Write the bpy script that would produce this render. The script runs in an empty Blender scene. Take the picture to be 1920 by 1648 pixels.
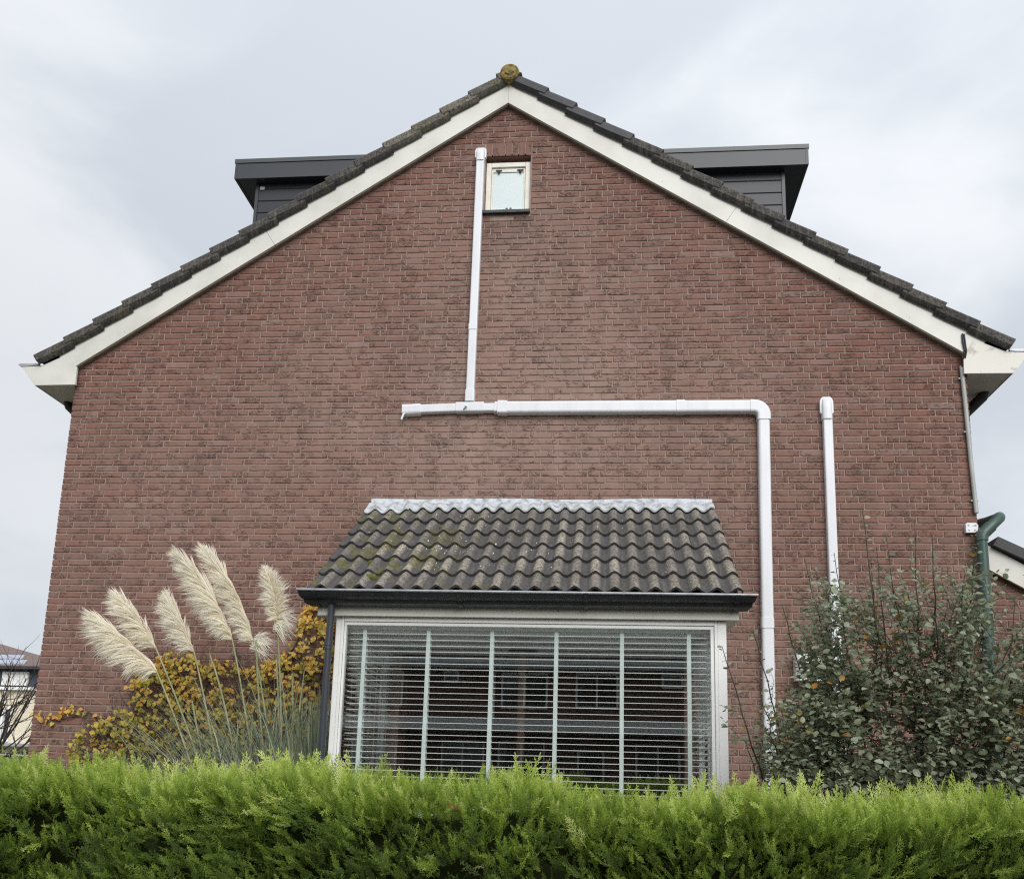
import bpy, math, random
import numpy as np
from mathutils import Vector, Matrix, Euler

random.seed(7)
rng = np.random.default_rng(7)
SC = bpy.context.scene
COL = SC.collection
R = math.radians

# ------------------------------------------------------------------ camera
CAM = Vector((5.274, -8.402, 1.55))
yaw, pitch, roll = -0.0998538, 0.2015869, 0.0283311
fw = Vector((math.sin(yaw) * math.cos(pitch), math.cos(yaw) * math.cos(pitch), math.sin(pitch)))
rt = Vector((math.cos(yaw), -math.sin(yaw), 0)); up = rt.cross(fw)
rt2 = rt * math.cos(roll) + up * math.sin(roll); up2 = up * math.cos(roll) - rt * math.sin(roll)
cd = bpy.data.cameras.new('camera'); cam = bpy.data.objects.new('camera', cd); COL.objects.link(cam)
m = Matrix((rt2, up2, -fw)).transposed().to_4x4(); m.translation = CAM; cam.matrix_world = m
cd.sensor_width = 36; cd.sensor_fit = 'HORIZONTAL'; cd.lens = 1776 / 1920 * 36
cd.shift_y = (1087.4 - 824) / 1920; cd.clip_start = 0.05; cd.clip_end = 2000
SC.camera = cam
SC.cycles.use_denoising = False; SC.cycles.filter_width = 1.2; SC.cycles.use_adaptive_sampling = False

# ------------------------------------------------------------------ world and sun
SUN = Vector((0.27, -0.80, 0.53)).normalized()
sun_el = math.asin(SUN.z); sun_az = math.atan2(SUN.x, SUN.y)
W = bpy.data.worlds.new('World'); SC.world = W; W.use_nodes = True
nt = W.node_tree; nt.nodes.clear(); N = nt.nodes.new; L = nt.links.new
out = N('ShaderNodeOutputWorld'); bg = N('ShaderNodeBackground'); bg.inputs[1].default_value = 0.06
sky = N('ShaderNodeTexSky'); sky.sky_type = 'NISHITA'; sky.sun_disc = False
sky.sun_elevation = sun_el; sky.sun_rotation = sun_az
tc = N('ShaderNodeTexCoord')
mp = N('ShaderNodeMapping'); mp.inputs['Scale'].default_value = (1.0, 1.0, 1.7); mp.inputs['Location'].default_value = (3.3, 1.2, 0.4)
L(tc.outputs['Generated'], mp.inputs[0])
n1 = N('ShaderNodeTexNoise'); n1.inputs['Scale'].default_value = 2.3; n1.inputs['Detail'].default_value = 6; n1.inputs['Roughness'].default_value = .5
n1.inputs['Distortion'].default_value = .5
L(mp.outputs[0], n1.inputs['Vector'])
rp = N('ShaderNodeValToRGB'); rp.color_ramp.interpolation = 'EASE'
rp.color_ramp.elements[0].position = .36; rp.color_ramp.elements[0].color = (6.3, 6.75, 7.35, 1)
rp.color_ramp.elements[1].position = .62; rp.color_ramp.elements[1].color = (8.5, 8.8, 9.15, 1)
L(n1.outputs['Fac'], rp.inputs[0])
# overcast deck: slowly brighter towards the zenith, as overcast skies are
sx = N('ShaderNodeSeparateXYZ'); L(tc.outputs['Generated'], sx.inputs[0])
mr = N('ShaderNodeMapRange'); mr.inputs[1].default_value = 0.35; mr.inputs[2].default_value = 1.0
mr.inputs[3].default_value = 1.0; mr.inputs[4].default_value = 1.45; L(sx.outputs[2], mr.inputs[0])
mr2 = N('ShaderNodeMapRange'); mr2.inputs[1].default_value = -.7; mr2.inputs[2].default_value = .7; mr2.inputs[3].default_value = .94; mr2.inputs[4].default_value = 1.08; L(sx.outputs[0], mr2.inputs[0])
mm_ = N('ShaderNodeMath'); mm_.operation = 'MULTIPLY'; L(mr.outputs[0], mm_.inputs[0]); L(mr2.outputs[0], mm_.inputs[1])
vm = N('ShaderNodeVectorMath'); vm.operation = 'SCALE'; L(rp.outputs[0], vm.inputs[0]); L(mm_.outputs[0], vm.inputs['Scale'])
mx = N('ShaderNodeMix'); mx.data_type = 'RGBA'; mx.inputs[0].default_value = .93
L(sky.outputs[0], mx.inputs[6]); L(vm.outputs[0], mx.inputs[7]); L(mx.outputs[2], bg.inputs[0]); L(bg.outputs[0], out.inputs[0])

sl = bpy.data.lights.new('sun', 'SUN'); sl.energy = 1.5; sl.angle = R(42); sl.color = (1, .975, .94)
so = bpy.data.objects.new('sun', sl); COL.objects.link(so); so.rotation_euler = SUN.to_track_quat('Z', 'Y').to_euler(); so.location = (4, -6, 14)
SC.view_settings.view_transform = 'Standard'; SC.view_settings.look = 'None'
SC.view_settings.exposure = 0.72; SC.view_settings.gamma = 1; SC.view_settings.use_curve_mapping = False

# ------------------------------------------------------------------ materials
def nodes(name):
    mt = bpy.data.materials.new(name); mt.use_nodes = True
    t = mt.node_tree; t.nodes.clear()
    o = t.nodes.new('ShaderNodeOutputMaterial'); b = t.nodes.new('ShaderNodeBsdfPrincipled')
    t.links.new(b.outputs[0], o.inputs[0])
    return mt, t, b, o

def noise(t, vec, scale, detail=4, rough=.55, dist=0, stretch=None):
    if stretch:
        mp = t.nodes.new('ShaderNodeMapping'); mp.inputs['Scale'].default_value = stretch
        t.links.new(vec, mp.inputs[0]); vec = mp.outputs[0]
    n = t.nodes.new('ShaderNodeTexNoise'); n.inputs['Scale'].default_value = scale; n.inputs['Detail'].default_value = detail
    n.inputs['Roughness'].default_value = rough; n.inputs['Distortion'].default_value = dist
    t.links.new(vec, n.inputs['Vector']); return n.outputs['Fac']

def rng_node(t, v, a, b, c=0., d=1.):
    r = t.nodes.new('ShaderNodeMapRange'); r.clamp = True
    for i, x in enumerate((a, b, c, d)): r.inputs[i + 1].default_value = x
    t.links.new(v, r.inputs[0]); return r.outputs[0]

def mixc(t, f, a, b):
    n = t.nodes.new('ShaderNodeMix'); n.data_type = 'RGBA'
    for i, x in ((0, f), (6, a), (7, b)):
        if hasattr(x, 'links'): t.links.new(x, n.inputs[i])
        elif isinstance(x, (int, float)): n.inputs[i].default_value = x
        else: n.inputs[i].default_value = (*x, 1)
    return n.outputs[2]

def mth(t, op, a, b=0.):
    n = t.nodes.new('ShaderNodeMath'); n.operation = op
    for i, x in ((0, a), (1, b)):
        if hasattr(x, 'links'): t.links.new(x, n.inputs[i])
        else: n.inputs[i].default_value = x
    return n.outputs[0]

def bump(t, b, h, strength, dist):
    n = t.nodes.new('ShaderNodeBump'); n.inputs['Strength'].default_value = strength; n.inputs['Distance'].default_value = dist
    t.links.new(h, n.inputs['Height']); t.links.new(n.outputs[0], b.inputs['Normal'])

def pos(t):
    return t.nodes.new('ShaderNodeNewGeometry').outputs['Position']

def attr(t, name, typ='GEOMETRY'):
    a = t.nodes.new('ShaderNodeAttribute'); a.attribute_name = name; a.attribute_type = typ; return a.outputs['Fac']

def mk(name, col, col2=None, rough=.6, scale=6, lo=.4, hi=.65, bmp=0, bscale=80, metal=0, spec=.5, stretch=None, dist=.002):
    mt, t, b, o = nodes(name); p = pos(t)
    c = mixc(t, rng_node(t, noise(t, p, scale, stretch=stretch), lo, hi), col, col2 or tuple(x * .8 for x in col))
    t.links.new(c, b.inputs['Base Color']); b.inputs['Roughness'].default_value = rough; b.inputs['Metallic'].default_value = metal
    b.inputs['Specular IOR Level'].default_value = spec
    if bmp: bump(t, b, noise(t, p, bscale, 5), bmp, dist)
    return mt

def brick_material():
    mt, t, b, o = nodes('red_brown_brick'); p = pos(t); r = attr(t, 'rnd')
    off = t.nodes.new('ShaderNodeCombineXYZ'); t.links.new(mth(t, 'MULTIPLY', r, 37.), off.inputs[0]); t.links.new(mth(t, 'MULTIPLY', r, 61.), off.inputs[1])
    ad = t.nodes.new('ShaderNodeVectorMath'); ad.operation = 'ADD'; t.links.new(p, ad.inputs[0]); t.links.new(off.outputs[0], ad.inputs[1]); q = ad.outputs[0]
    big = noise(t, p, .55, 3)
    sxyz = t.nodes.new('ShaderNodeSeparateXYZ'); t.links.new(p, sxyz.inputs[0])
    # weathering: the open middle of the gable is greyer, the strip sheltered by the verges keeps its red
    dx = mth(t, 'ABSOLUTE', mth(t, 'SUBTRACT', sxyz.outputs[0], 4.265))
    shelter = mth(t, 'SUBTRACT', mth(t, 'SUBTRACT', 8.19, mth(t, 'MULTIPLY', dx, .655)), sxyz.outputs[2])
    grey = mth(t, 'MULTIPLY', rng_node(t, mth(t, 'ADD', shelter, mth(t, 'MULTIPLY', big, .9)), .35, 2.1), rng_node(t, big, .3, .62, .35, 1.))
    grey = mth(t, 'MULTIPLY', grey, rng_node(t, sxyz.outputs[0], 1.6, 4.2, .42, 1.))
    right = rng_node(t, sxyz.outputs[0], 5.2, 7.6)
    grey = mth(t, 'MULTIPLY', grey, mth(t, 'SUBTRACT', 1., mth(t, 'MULTIPLY', right, .75)))
    c = mixc(t, rng_node(t, r, 0, 1), (.190, .082, .062), (.174, .092, .071))
    c = mixc(t, mth(t, 'MULTIPLY', grey, .85), c, (.318, .217, .180))
    c = mixc(t, rng_node(t, mth(t, 'FRACT', mth(t, 'MULTIPLY', r, 7.31)), .84, .98, 0, .30), c, (.12, .08, .072))
    c = mixc(t, rng_node(t, mth(t, 'FRACT', mth(t, 'MULTIPLY', r, 13.7)), .90, 1., 0, .35), c, (.33, .26, .235))
    st = rng_node(t, noise(t, p, 2.2, 4, .6, .3, (2.2, 1., .22)), .35, .68, .87, 1.11)
    sv = t.nodes.new('ShaderNodeVectorMath'); sv.operation = 'SCALE'; t.links.new(c, sv.inputs[0]); t.links.new(st, sv.inputs['Scale']); c = sv.outputs[0]
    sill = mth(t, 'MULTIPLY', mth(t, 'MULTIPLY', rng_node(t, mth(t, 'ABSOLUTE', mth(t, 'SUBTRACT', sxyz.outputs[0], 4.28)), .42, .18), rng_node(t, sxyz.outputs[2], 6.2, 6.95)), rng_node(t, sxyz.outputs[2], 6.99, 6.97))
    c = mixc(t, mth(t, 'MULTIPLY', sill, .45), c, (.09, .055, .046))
    c = mixc(t, mth(t, 'MULTIPLY', rng_node(t, noise(t, p, 1.1, 5, .65, .5), .62, .76), .22), c, (.40, .32, .28))
    fine = noise(t, q, 55, 5, .6)
    c = mixc(t, rng_node(t, fine, .35, .7, .0, .24), c, (.33, .225, .19))
    # wrinkled sand-moulded creases
    cn = noise(t, q, 15, 3, .6, 1.6, (1.0, 1.0, 2.3))
    cr = mth(t, 'SUBTRACT', 1., rng_node(t, mth(t, 'ABSOLUTE', mth(t, 'SUBTRACT', cn, .5)), 0.004, .024))
    msk = rng_node(t, noise(t, q, 8, 2), .50, .58)
    cr = mth(t, 'MULTIPLY', cr, msk)
    c = mixc(t, mth(t, 'MULTIPLY', cr, .50), c, (.055, .032, .027))
    # lime specks low on the wall to the right of the bay
    sp = rng_node(t, noise(t, q, 75, 2, .5), .66, .72)
    low = mth(t, 'MULTIPLY', rng_node(t, sxyz.outputs[2], 3.6, 2.6), rng_node(t, sxyz.outputs[0], 5.6, 6.4))
    low = mth(t, 'ADD', mth(t, 'MULTIPLY', low, rng_node(t, noise(t, p, 1.5, 2), .38, .6)), .05)
    c = mixc(t, mth(t, 'MULTIPLY', sp, low), c, (.62, .52, .49))
    t.links.new(c, b.inputs['Base Color']); b.inputs['Roughness'].default_value = .9; b.inputs['Specular IOR Level'].default_value = .25
    h = mth(t, 'SUBTRACT', mth(t, 'MULTIPLY', fine, .5), mth(t, 'MULTIPLY', cr, 1.3))
    bump(t, b, h, .9, .006)
    return mt

def tile_material(name, moss=.5, dark=(.052, .050, .052), lichen=.75):
    mt, t, b, o = nodes(name); p = pos(t); cr = attr(t, 'crest'); r = attr(t, 'rnd')
    big = noise(t, p, 1.6, 3); f = noise(t, p, 45, 6, .65); f2 = noise(t, p, 130, 4, .6)
    c = mixc(t, rng_node(t, f, .35, .7), dark, tuple(x * 1.75 for x in dark))
    streak = rng_node(t, noise(t, p, 14, 3, .5, 0, (3, .35, .35)), .52, .7, 0, .5)
    c = mixc(t, streak, c, (.15, .14, .135))
    li = mth(t, 'MULTIPLY', rng_node(t, cr, .25, .75), rng_node(t, mth(t, 'ADD', mth(t, 'MULTIPLY', f2, .5), mth(t, 'MULTIPLY', f, .5)), .42, .58))
    li = mth(t, 'MULTIPLY', li, rng_node(t, big, .3, .6, .5, 1.))
    c = mixc(t, mth(t, 'MULTIPLY', mth(t, 'MULTIPLY', li, rng_node(t, r, 0, 1, .35, 1.15)), lichen), c, (.50, .44, .35))
    sx_ = t.nodes.new('ShaderNodeSeparateXYZ'); t.links.new(p, sx_.inputs[0])
    lf = rng_node(t, sx_.outputs[0], 4.9, 3.4, .12, 1.)
    ms = mth(t, 'MULTIPLY', rng_node(t, noise(t, p, 4.2, 3), .50, .60), rng_node(t, f, .4, .55))
    c = mixc(t, mth(t, 'MULTIPLY', mth(t, 'MULTIPLY', ms, lf), moss), c, (.14, .135, .04))
    t.links.new(c, b.inputs['Base Color']); b.inputs['Roughness'].default_value = .82; b.inputs['Specular IOR Level'].default_value = .35
    bump(t, b, mth(t, 'ADD', f, mth(t, 'MULTIPLY', ms, .8)), .7, .006)
    return mt

def leaf_material(name, stops, rough=.5, trans=.25, typ='GEOMETRY', spec=.4, fine=0.):
    mt, t, b, o = nodes(name)
    r = attr(t, 'rnd', typ)
    rp = t.nodes.new('ShaderNodeValToRGB'); el = rp.color_ramp.elements
    while len(el) < len(stops): el.new(.5)
    for e, (pp, c) in zip(el, stops): e.position = pp; e.color = (*c, 1)
    if fine:
        r = mth(t, 'ADD', r, mth(t, 'MULTIPLY', mth(t, 'SUBTRACT', noise(t, pos(t), 9, 3), .5), fine))
    t.links.new(r, rp.inputs[0]); t.links.new(rp.outputs[0], b.inputs['Base Color'])
    b.inputs['Roughness'].default_value = rough; b.inputs['Specular IOR Level'].default_value = spec
    tr = t.nodes.new('ShaderNodeBsdfTranslucent'); t.links.new(rp.outputs[0], tr.inputs[0])
    ms = t.nodes.new('ShaderNodeMixShader'); ms.inputs[0].default_value = trans
    t.links.new(b.outputs[0], ms.inputs[1]); t.links.new(tr.outputs[0], ms.inputs[2]); t.links.new(ms.outputs[0], o.inputs[0])
    return mt

def glass_material(name='window_glass', tint=(.975, .99, .985), refl=2.1):
    mt, t, b, o = nodes(name)
    g = t.nodes.new('ShaderNodeBsdfGlossy'); g.inputs['Roughness'].default_value = .0; g.inputs['Color'].default_value = (.95, .98, .97, 1)
    tr = t.nodes.new('ShaderNodeBsdfTransparent'); tr.inputs['Color'].default_value = (*tint, 1)
    lw = t.nodes.new('ShaderNodeLayerWeight'); fr = mth(t, 'ADD', .042, mth(t, 'MULTIPLY', mth(t, 'POWER', lw.outputs['Facing'], 5.), .95))
    ms = t.nodes.new('ShaderNodeMixShader'); t.links.new(mth(t, 'MULTIPLY', fr, refl), ms.inputs[0])
    t.links.new(tr.outputs[0], ms.inputs[1]); t.links.new(g.outputs[0], ms.inputs[2]); t.links.new(ms.outputs[0], o.inputs[0])
    return mt

M = {}
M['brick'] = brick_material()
M['mortar'] = mk('mortar', (.335, .25, .212), (.265, .195, .165), .95, 20, bmp=.6, bscale=120)
M['white'] = mk('off_white_paint', (.69, .68, .63), (.56, .55, .49), .45, 2.2, .42, .75, bmp=.05, bscale=30)
M['whitedirty'] = mk('weathered_white_paint', (.70, .68, .62), (.36, .33, .27), .5, 9, .56, .72, bmp=.1, bscale=60)
M['frame'] = mk('white_window_paint', (.84, .84, .83), (.79, .79, .78), .35, 4, bmp=.05, bscale=40)
M['cream'] = mk('cream_window_paint', (.77, .75, .68), (.66, .62, .53), .45, 9, .45, .7)
M['pvc'] = mk('white_pvc', (.74, .755, .79), (.66, .675, .70), .35, 3.5, .45, .75, spec=.45, stretch=(3, 3, .5))
M['soffit'] = mk('grey_soffit', (.66, .65, .61), (.58, .57, .53), .7, 5)
M['under'] = mk('verge_underside', (.24, .23, .17), (.16, .15, .11), .8, 12)
M['tile'] = tile_material('bay_roof_tile', moss=.95, dark=(.058, .055, .055), lichen=1.)
M['verge'] = tile_material('verge_tile', moss=.30, dark=(.022, .021, .022), lichen=.22)
M['vergemoss'] = tile_material('mossy_verge_tile', moss=.6, dark=(.045, .043, .040), lichen=.5)
M['newtile'] = mk('plain_dark_tile', (.026, .027, .030), (.042, .042, .046), .55, 18, bmp=.3, bscale=90)
M['ridge'] = mk('lichen_ridge_tile', (.30, .215, .05), (.10, .085, .05), .9, 28, .42, .6, bmp=.8, bscale=90, dist=.006)
M['lead'] = mk('lead_flashing', (.54, .57, .60), (.27, .29, .29), .55, 17, .46, .66, bmp=.7, bscale=22, dist=.012)
M['gutter'] = mk('black_gutter', (.022, .024, .029), (.035, .036, .040), .42, 12)
M['lip'] = mk('zinc_gutter_lip', (.42, .44, .47), (.30, .31, .33), .4, 14, metal=.3)
M['anthra'] = mk('anthracite_trim', (.038, .042, .050), (.034, .038, .046), .42, 2)
M['anthracap'] = mk('grey_green_trim', (.064, .073, .073), (.058, .067, .067), .4, 2)
M['clad'] = mk('dark_blue_grey_cladding', (.024, .027, .035), (.021, .024, .032), .45, 2)
M['downpipe'] = mk('anthracite_pipe', (.040, .046, .056), (.034, .039, .048), .4, 5)
M['green'] = mk('green_pipe', (.035, .075, .062), (.05, .09, .075), .4, 7, .4, .7)
M['grey'] = mk('grey_conduit', (.42, .43, .42), (.36, .37, .36), .45, 8)
M['black'] = mk('black_rubber', (.012, .012, .013), (.02, .02, .02), .5, 8)
M['blind'] = mk('white_blind_slat', (.88, .88, .87), (.85, .85, .84), .4, 2)
M['tape'] = mk('white_ladder_tape', (.74, .80, .79), (.70, .77, .76), .8, 40)
M['frost'] = mk('frosted_pane', (.60, .68, .69), (.56, .64, .655), .22, 1.2, spec=.6)
M['glass'] = glass_material()
M['room'] = mk('room_plaster', (.66, .66, .64), (.60, .60, .58), .9, 2)
M['floorwood'] = mk('room_floor', (.16, .10, .06), (.10, .06, .035), .5, 3)
M['lace'] = mk('pale_lace', (.62, .62, .58), (.48, .48, .45), .9, 30)
M['bark'] = mk('dark_bark', (.045, .035, .028), (.075, .058, .045), .85, 20, bmp=.4)
M['vinestem'] = mk('vine_stem', (.065, .035, .026), (.11, .065, .045), .85, 20)
M['stalk'] = mk('pampas_stalk', (.24, .27, .14), (.38, .35, .20), .6, 6)
M['core'] = mk('hedge_gap_shade', (.010, .014, .006), (.016, .018, .008), 1, 10, spec=0.)  # shade colour, keeps the gaps between sprays dark
M['ground'] = mk('ground_grass', (.12, .125, .085), (.17, .16, .125), .95, 1.2, bmp=.5)
M['asphalt'] = mk('asphalt', (.055, .055, .056), (.07, .07, .068), .9, 20, bmp=.4)
M['paving'] = mk('paving', (.22, .21, .20), (.16, .155, .15), .9, 6, bmp=.3)
M['kerb'] = mk('kerb_stone', (.30, .30, .29), (.24, .24, .23), .85, 9)
M['creambrick'] = mk('cream_brickwork', (.74, .67, .53), (.62, .55, .43), .9, 5, bmp=.4, bscale=12, stretch=(1, 1, 4))
M['redroof'] = mk('red_brown_roof', (.20, .13, .115), (.14, .10, .09), .8, 8)
M['navy'] = mk('navy_panel', (.05, .06, .085), (.045, .055, .08), .6, 3)
M['solar'] = mk('solar_glass', (.30, .34, .42), (.34, .38, .46), .12, 2, spec=.9)
M['oppbrick'] = mk('terrace_brick', (.16, .085, .068), (.11, .062, .052), .9, 1.3, bmp=.4, bscale=14, stretch=(1, 1, 4))
M['opproof'] = mk('terrace_roof_tiles', (.38, .39, .38), (.28, .29, .28), .7, 4)
M['carpaint'] = mk('silver_car_paint', (.45, .48, .53), (.43, .46, .51), .25, 2, metal=.4)
M['darkglass'] = mk('dark_glass', (.02, .024, .028), (.03, .034, .038), .06, 2, spec=.8)
M['rubber'] = M['black']

# ------------------------------------------------------------------ helpers
class MB:
    def __init__(s): s.v = []; s.f = []; s.sm = []
    def add(s, vs, fs, smooth=False):
        o = len(s.v); s.v += [tuple(v) for v in vs]; s.f += [tuple(i + o for i in f) for f in fs]; s.sm += [smooth] * len(fs); return s
    def box(s, x0, x1, y0, y1, z0, z1, bev=0.):
        if bev <= 0:
            vs = [(x, y, z) for x in (x0, x1) for y in (y0, y1) for z in (z0, z1)]
            return s.add(vs, [(0, 1, 3, 2), (4, 6, 7, 5), (0, 4, 5, 1), (2, 3, 7, 6), (0, 2, 6, 4), (1, 5, 7, 3)])
        b = bev; rings = []
        for y, e in ((y0, b), (y0 + b, 0), (y1 - b, 0), (y1, b)):
            rings.append([(x0 + e, y, z0 + b), (x0 + e, y, z1 - b), (x0 + e + b, y, z1), (x1 - e - b, y, z1), (x1 - e, y, z1 - b), (x1 - e, y, z0 + b), (x1 - e - b, y, z0), (x0 + e + b, y, z0)])
        for k in (0, 3):
            rings[k] = [(x, y, z0 + 2 * b if z == z0 + b else z1 - 2 * b if z == z1 - b else (z1 - b if z == z1 else z0 + b)) for x, y, z in rings[k]]
        vs = [p for r in rings for p in r]; n = 8
        fs = [(i * n + j, (i + 1) * n + j, (i + 1) * n + (j + 1) % n, i * n + (j + 1) % n) for i in range(3) for j in range(n)]
        fs += [tuple(range(n)), tuple(range(3 * n, 4 * n))[::-1]]
        return s.add(vs, fs)
    def prism(s, poly, y0, y1):      # poly in XZ, extruded along Y
        n = len(poly); vs = [(x, y0, z) for x, z in poly] + [(x, y1, z) for x, z in poly]
        return s.add(vs, [tuple(range(n)), tuple(range(n, 2 * n))[::-1]] + [(i, n + i, n + (i + 1) % n, (i + 1) % n) for i in range(n)])
    def prismx(s, poly, x0, x1, smooth=False):      # poly in YZ, extruded along X ; x0/x1 may be lists
        n = len(poly); a = x0 if isinstance(x0, (list, tuple)) else [x0] * n; b = x1 if isinstance(x1, (list, tuple)) else [x1] * n
        vs = [(a[i], *poly[i]) for i in range(n)] + [(b[i], *poly[i]) for i in range(n)]
        s.add(vs, [(i, n + i, n + (i + 1) % n, (i + 1) % n) for i in range(n)], smooth)
        return s.add(vs, [tuple(range(n)), tuple(range(n, 2 * n))[::-1]])
    def tube(s, pts, r, n=10, cap=True, smooth=True):
        pts = [Vector(p) for p in pts]; rs = r if isinstance(r, (list, tuple)) else [r] * len(pts)
        vs = []; fs = []; a = None
        for i, p in enumerate(pts):
            d = (pts[min(i + 1, len(pts) - 1)] - pts[max(i - 1, 0)]).normalized()
            if a is None: a = d.orthogonal().normalized()
            a = (a - d * a.dot(d)).normalized(); b = d.cross(a)
            for j in range(n):
                w = 2 * math.pi * j / n; vs.append(p + (a * math.cos(w) + b * math.sin(w)) * rs[i])
        for i in range(len(pts) - 1):
            for j in range(n): fs.append((i * n + j, i * n + (j + 1) % n, (i + 1) * n + (j + 1) % n, (i + 1) * n + j))
        s.add(vs, fs, smooth)
        if cap: s.add(vs, [tuple(range(n))[::-1], tuple(range(len(vs) - n, len(vs)))])
        return s
    def sweep(s, pts, w, d, r=.012, y=0., cap=True, seg=4):
        # rounded trunking section (width w in plane, depth d away from the wall) along a path of (x,z) points
        prof = [(-w / 2, 0)]
        for k in range(seg + 1):
            a = math.pi / 2 * k / seg; prof.append((-w / 2 + r - r * math.cos(a), d - r + r * math.sin(a)))
        for k in range(seg + 1):
            a = math.pi / 2 * k / seg; prof.append((w / 2 - r + r * math.sin(a), d - r + r * math.cos(a)))
        prof.append((w / 2, 0)); n = len(prof); vs = []; P = [Vector((p[0], 0, p[1])) for p in pts]
        for i, p in enumerate(P):
            d0 = (P[i] - P[i - 1]).normalized() if i else (P[1] - P[0]).normalized()
            d1 = (P[i + 1] - P[i]).normalized() if i < len(P) - 1 else d0
            t = (d0 + d1).normalized(); k = 1 / max(.5, t.dot(d0)); nn = Vector((t.z, 0, -t.x)) * k
            for u, v in prof: q = p + nn * u; vs.append((q.x, y - v, q.z))
        fs = [(i * n + j, i * n + j + 1, (i + 1) * n + j + 1, (i + 1) * n + j) for i in range(len(P) - 1) for j in range(n - 1)]
        s.add(vs, fs)
        for k in range(len(s.sm) - len(fs), len(s.sm)): s.sm[k] = False
        if cap: s.add(vs, [tuple(range(n)), tuple(range(len(vs) - n, len(vs)))])
        return s
    def mesh(s, name, mat):
        me = bpy.data.meshes.new(name); me.from_pydata(s.v, [], s.f); me.polygons.foreach_set('use_smooth', s.sm); me.materials.append(mat)
        import bmesh
        bm = bmesh.new(); bm.from_mesh(me); bmesh.ops.recalc_face_normals(bm, faces=bm.faces[:]); bm.to_mesh(me); bm.free()
        return me
    def build(s, name, mat, parent=None): return link(name, s.mesh(name, mat), parent)

def link(name, me, parent=None):
    o = bpy.data.objects.new(name, me); COL.objects.link(o); o.parent = parent; return o

def tag(o, label=None, cat=None, group=None, kind=None):
    if label: o['label'] = label
    if cat: o['category'] = cat
    if group: o['group'] = group
    if kind: o['kind'] = kind
    return o

def thing(name, label, cat, group=None):
    return tag(link(name, None), label, cat, group)

def fattr(me, name, vals, dom='POINT'):
    a = me.attributes.new(name, 'FLOAT', dom); a.data.foreach_set('value', np.asarray(vals, dtype=np.float32))

def np_mesh(name, V, F, mat, smooth=False, **attrs):   # V (n,3), F (m,k)
    V = np.asarray(V, np.float32); F = np.asarray(F, np.int32); k = F.shape[1]
    me = bpy.data.meshes.new(name); me.vertices.add(len(V)); me.vertices.foreach_set('co', V.ravel())
    me.loops.add(F.size); me.loops.foreach_set('vertex_index', F.ravel()); me.polygons.add(len(F))
    me.polygons.foreach_set('loop_start', np.arange(0, F.size, k, dtype=np.int32)); me.polygons.foreach_set('loop_total', np.full(len(F), k, np.int32))
    me.polygons.foreach_set('use_smooth', np.full(len(F), smooth)); me.update(calc_edges=True); me.validate(); me.materials.append(mat)
    for n_, v in attrs.items(): fattr(me, n_, v)
    return me

# ------------------------------------------------------------------ ground, road
def sheet(name, x0, x1, y0, y1, z, mat):
    o = MB().add([(x0, y0, z), (x1, y0, z), (x1, y1, z), (x0, y1, z)], [(0, 1, 2, 3)]).build(name, mat); return tag(o, kind='structure')
sheet('ground', -600, 600, -600, 600, 0, M['ground'])
sheet('pavement', -60, 60, -10.2, -6.6, .12, M['paving'])
sheet('road', -60, 60, -17.0, -10.35, .004, M['asphalt'])
tag(MB().box(-60, 60, -10.348, -10.202, 0, .125).build('kerb', M['kerb']), kind='structure')

# ------------------------------------------------------------------ the house
WX, EZ, AX, AZ = 8.53, 5.385, 4.265, 8.18
SL = (AZ - EZ) / AX; TH = math.atan(SL); CT, ST = math.cos(TH), math.sin(TH)
house = thing('brick_house', 'large red-brown brick gable house with white verge boards and dark roof tiles', 'house')

def roofline(x): return AZ - abs(x - AX) * SL
# openings in the gable: (x0,x1,z0,z1)
ATT = (4.05, 4.502, 6.985, 7.612)
BAY = (3.45, 5.97, .25, 2.60)

# mortar backing, course by course with the openings left free
H = .0626; gw = MB(); z = 0.; CY = .0068; REV = []
while z < AZ:
    z1 = min(z + H, AZ)
    xa0, xa1 = (0, 0) if z < EZ else ((z - EZ) / SL, (z1 - EZ) / SL)
    xa0 += .008; xa1 += .008
    xb0, xb1 = WX - xa0, WX - xa1
    hole = None
    for h in (ATT, BAY):
        if z + H / 2 > h[2] and z + H / 2 < h[3]: hole = h
    segs = [((xa0, xa1), (xb0, xb1))] if not hole else [((xa0, xa1), (hole[0], hole[0])), ((hole[1], hole[1]), (xb0, xb1))]
    for (a0, a1), (b0, b1) in segs: gw.add([(a0, CY, z), (b0, CY, z), (b1, CY, z1), (a1, CY, z1)], [(0, 1, 2, 3)])
    z = z1
# reveals
for h, d in ((ATT, .12), (BAY, .30)):
    x0, x1, a, b = h; gw_, gw = gw, MB()
    gw.add([(x0, CY, a), (x0, d, a), (x0, d, b), (x0, CY, b)], [(0, 1, 2, 3)]); gw.add([(x1, CY, a), (x1, d, a), (x1, d, b), (x1, CY, b)], [(0, 1, 2, 3)])
    gw.add([(x0, CY, b), (x1, CY, b), (x1, d, b), (x0, d, b)], [(0, 1, 2, 3)]); gw.add([(x0, CY, a), (x1, CY, a), (x1, d, a), (x0, d, a)], [(0, 1, 2, 3)])
    REV.append(gw); gw = gw_
gable = gw.build('gable_wall', M['mortar'], house)
for q in REV: q.build('reveal', M['brick'], gable)
MB().prismx([(.02, 0), (9, 0), (9, EZ), (.02, EZ)], .0, .09).build('side_wall', M['brick'], house)
MB().prismx([(.02, 0), (9, 0), (9, EZ), (.02, EZ)], WX - .09, WX).build('side_wall', M['brick'], house)
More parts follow.
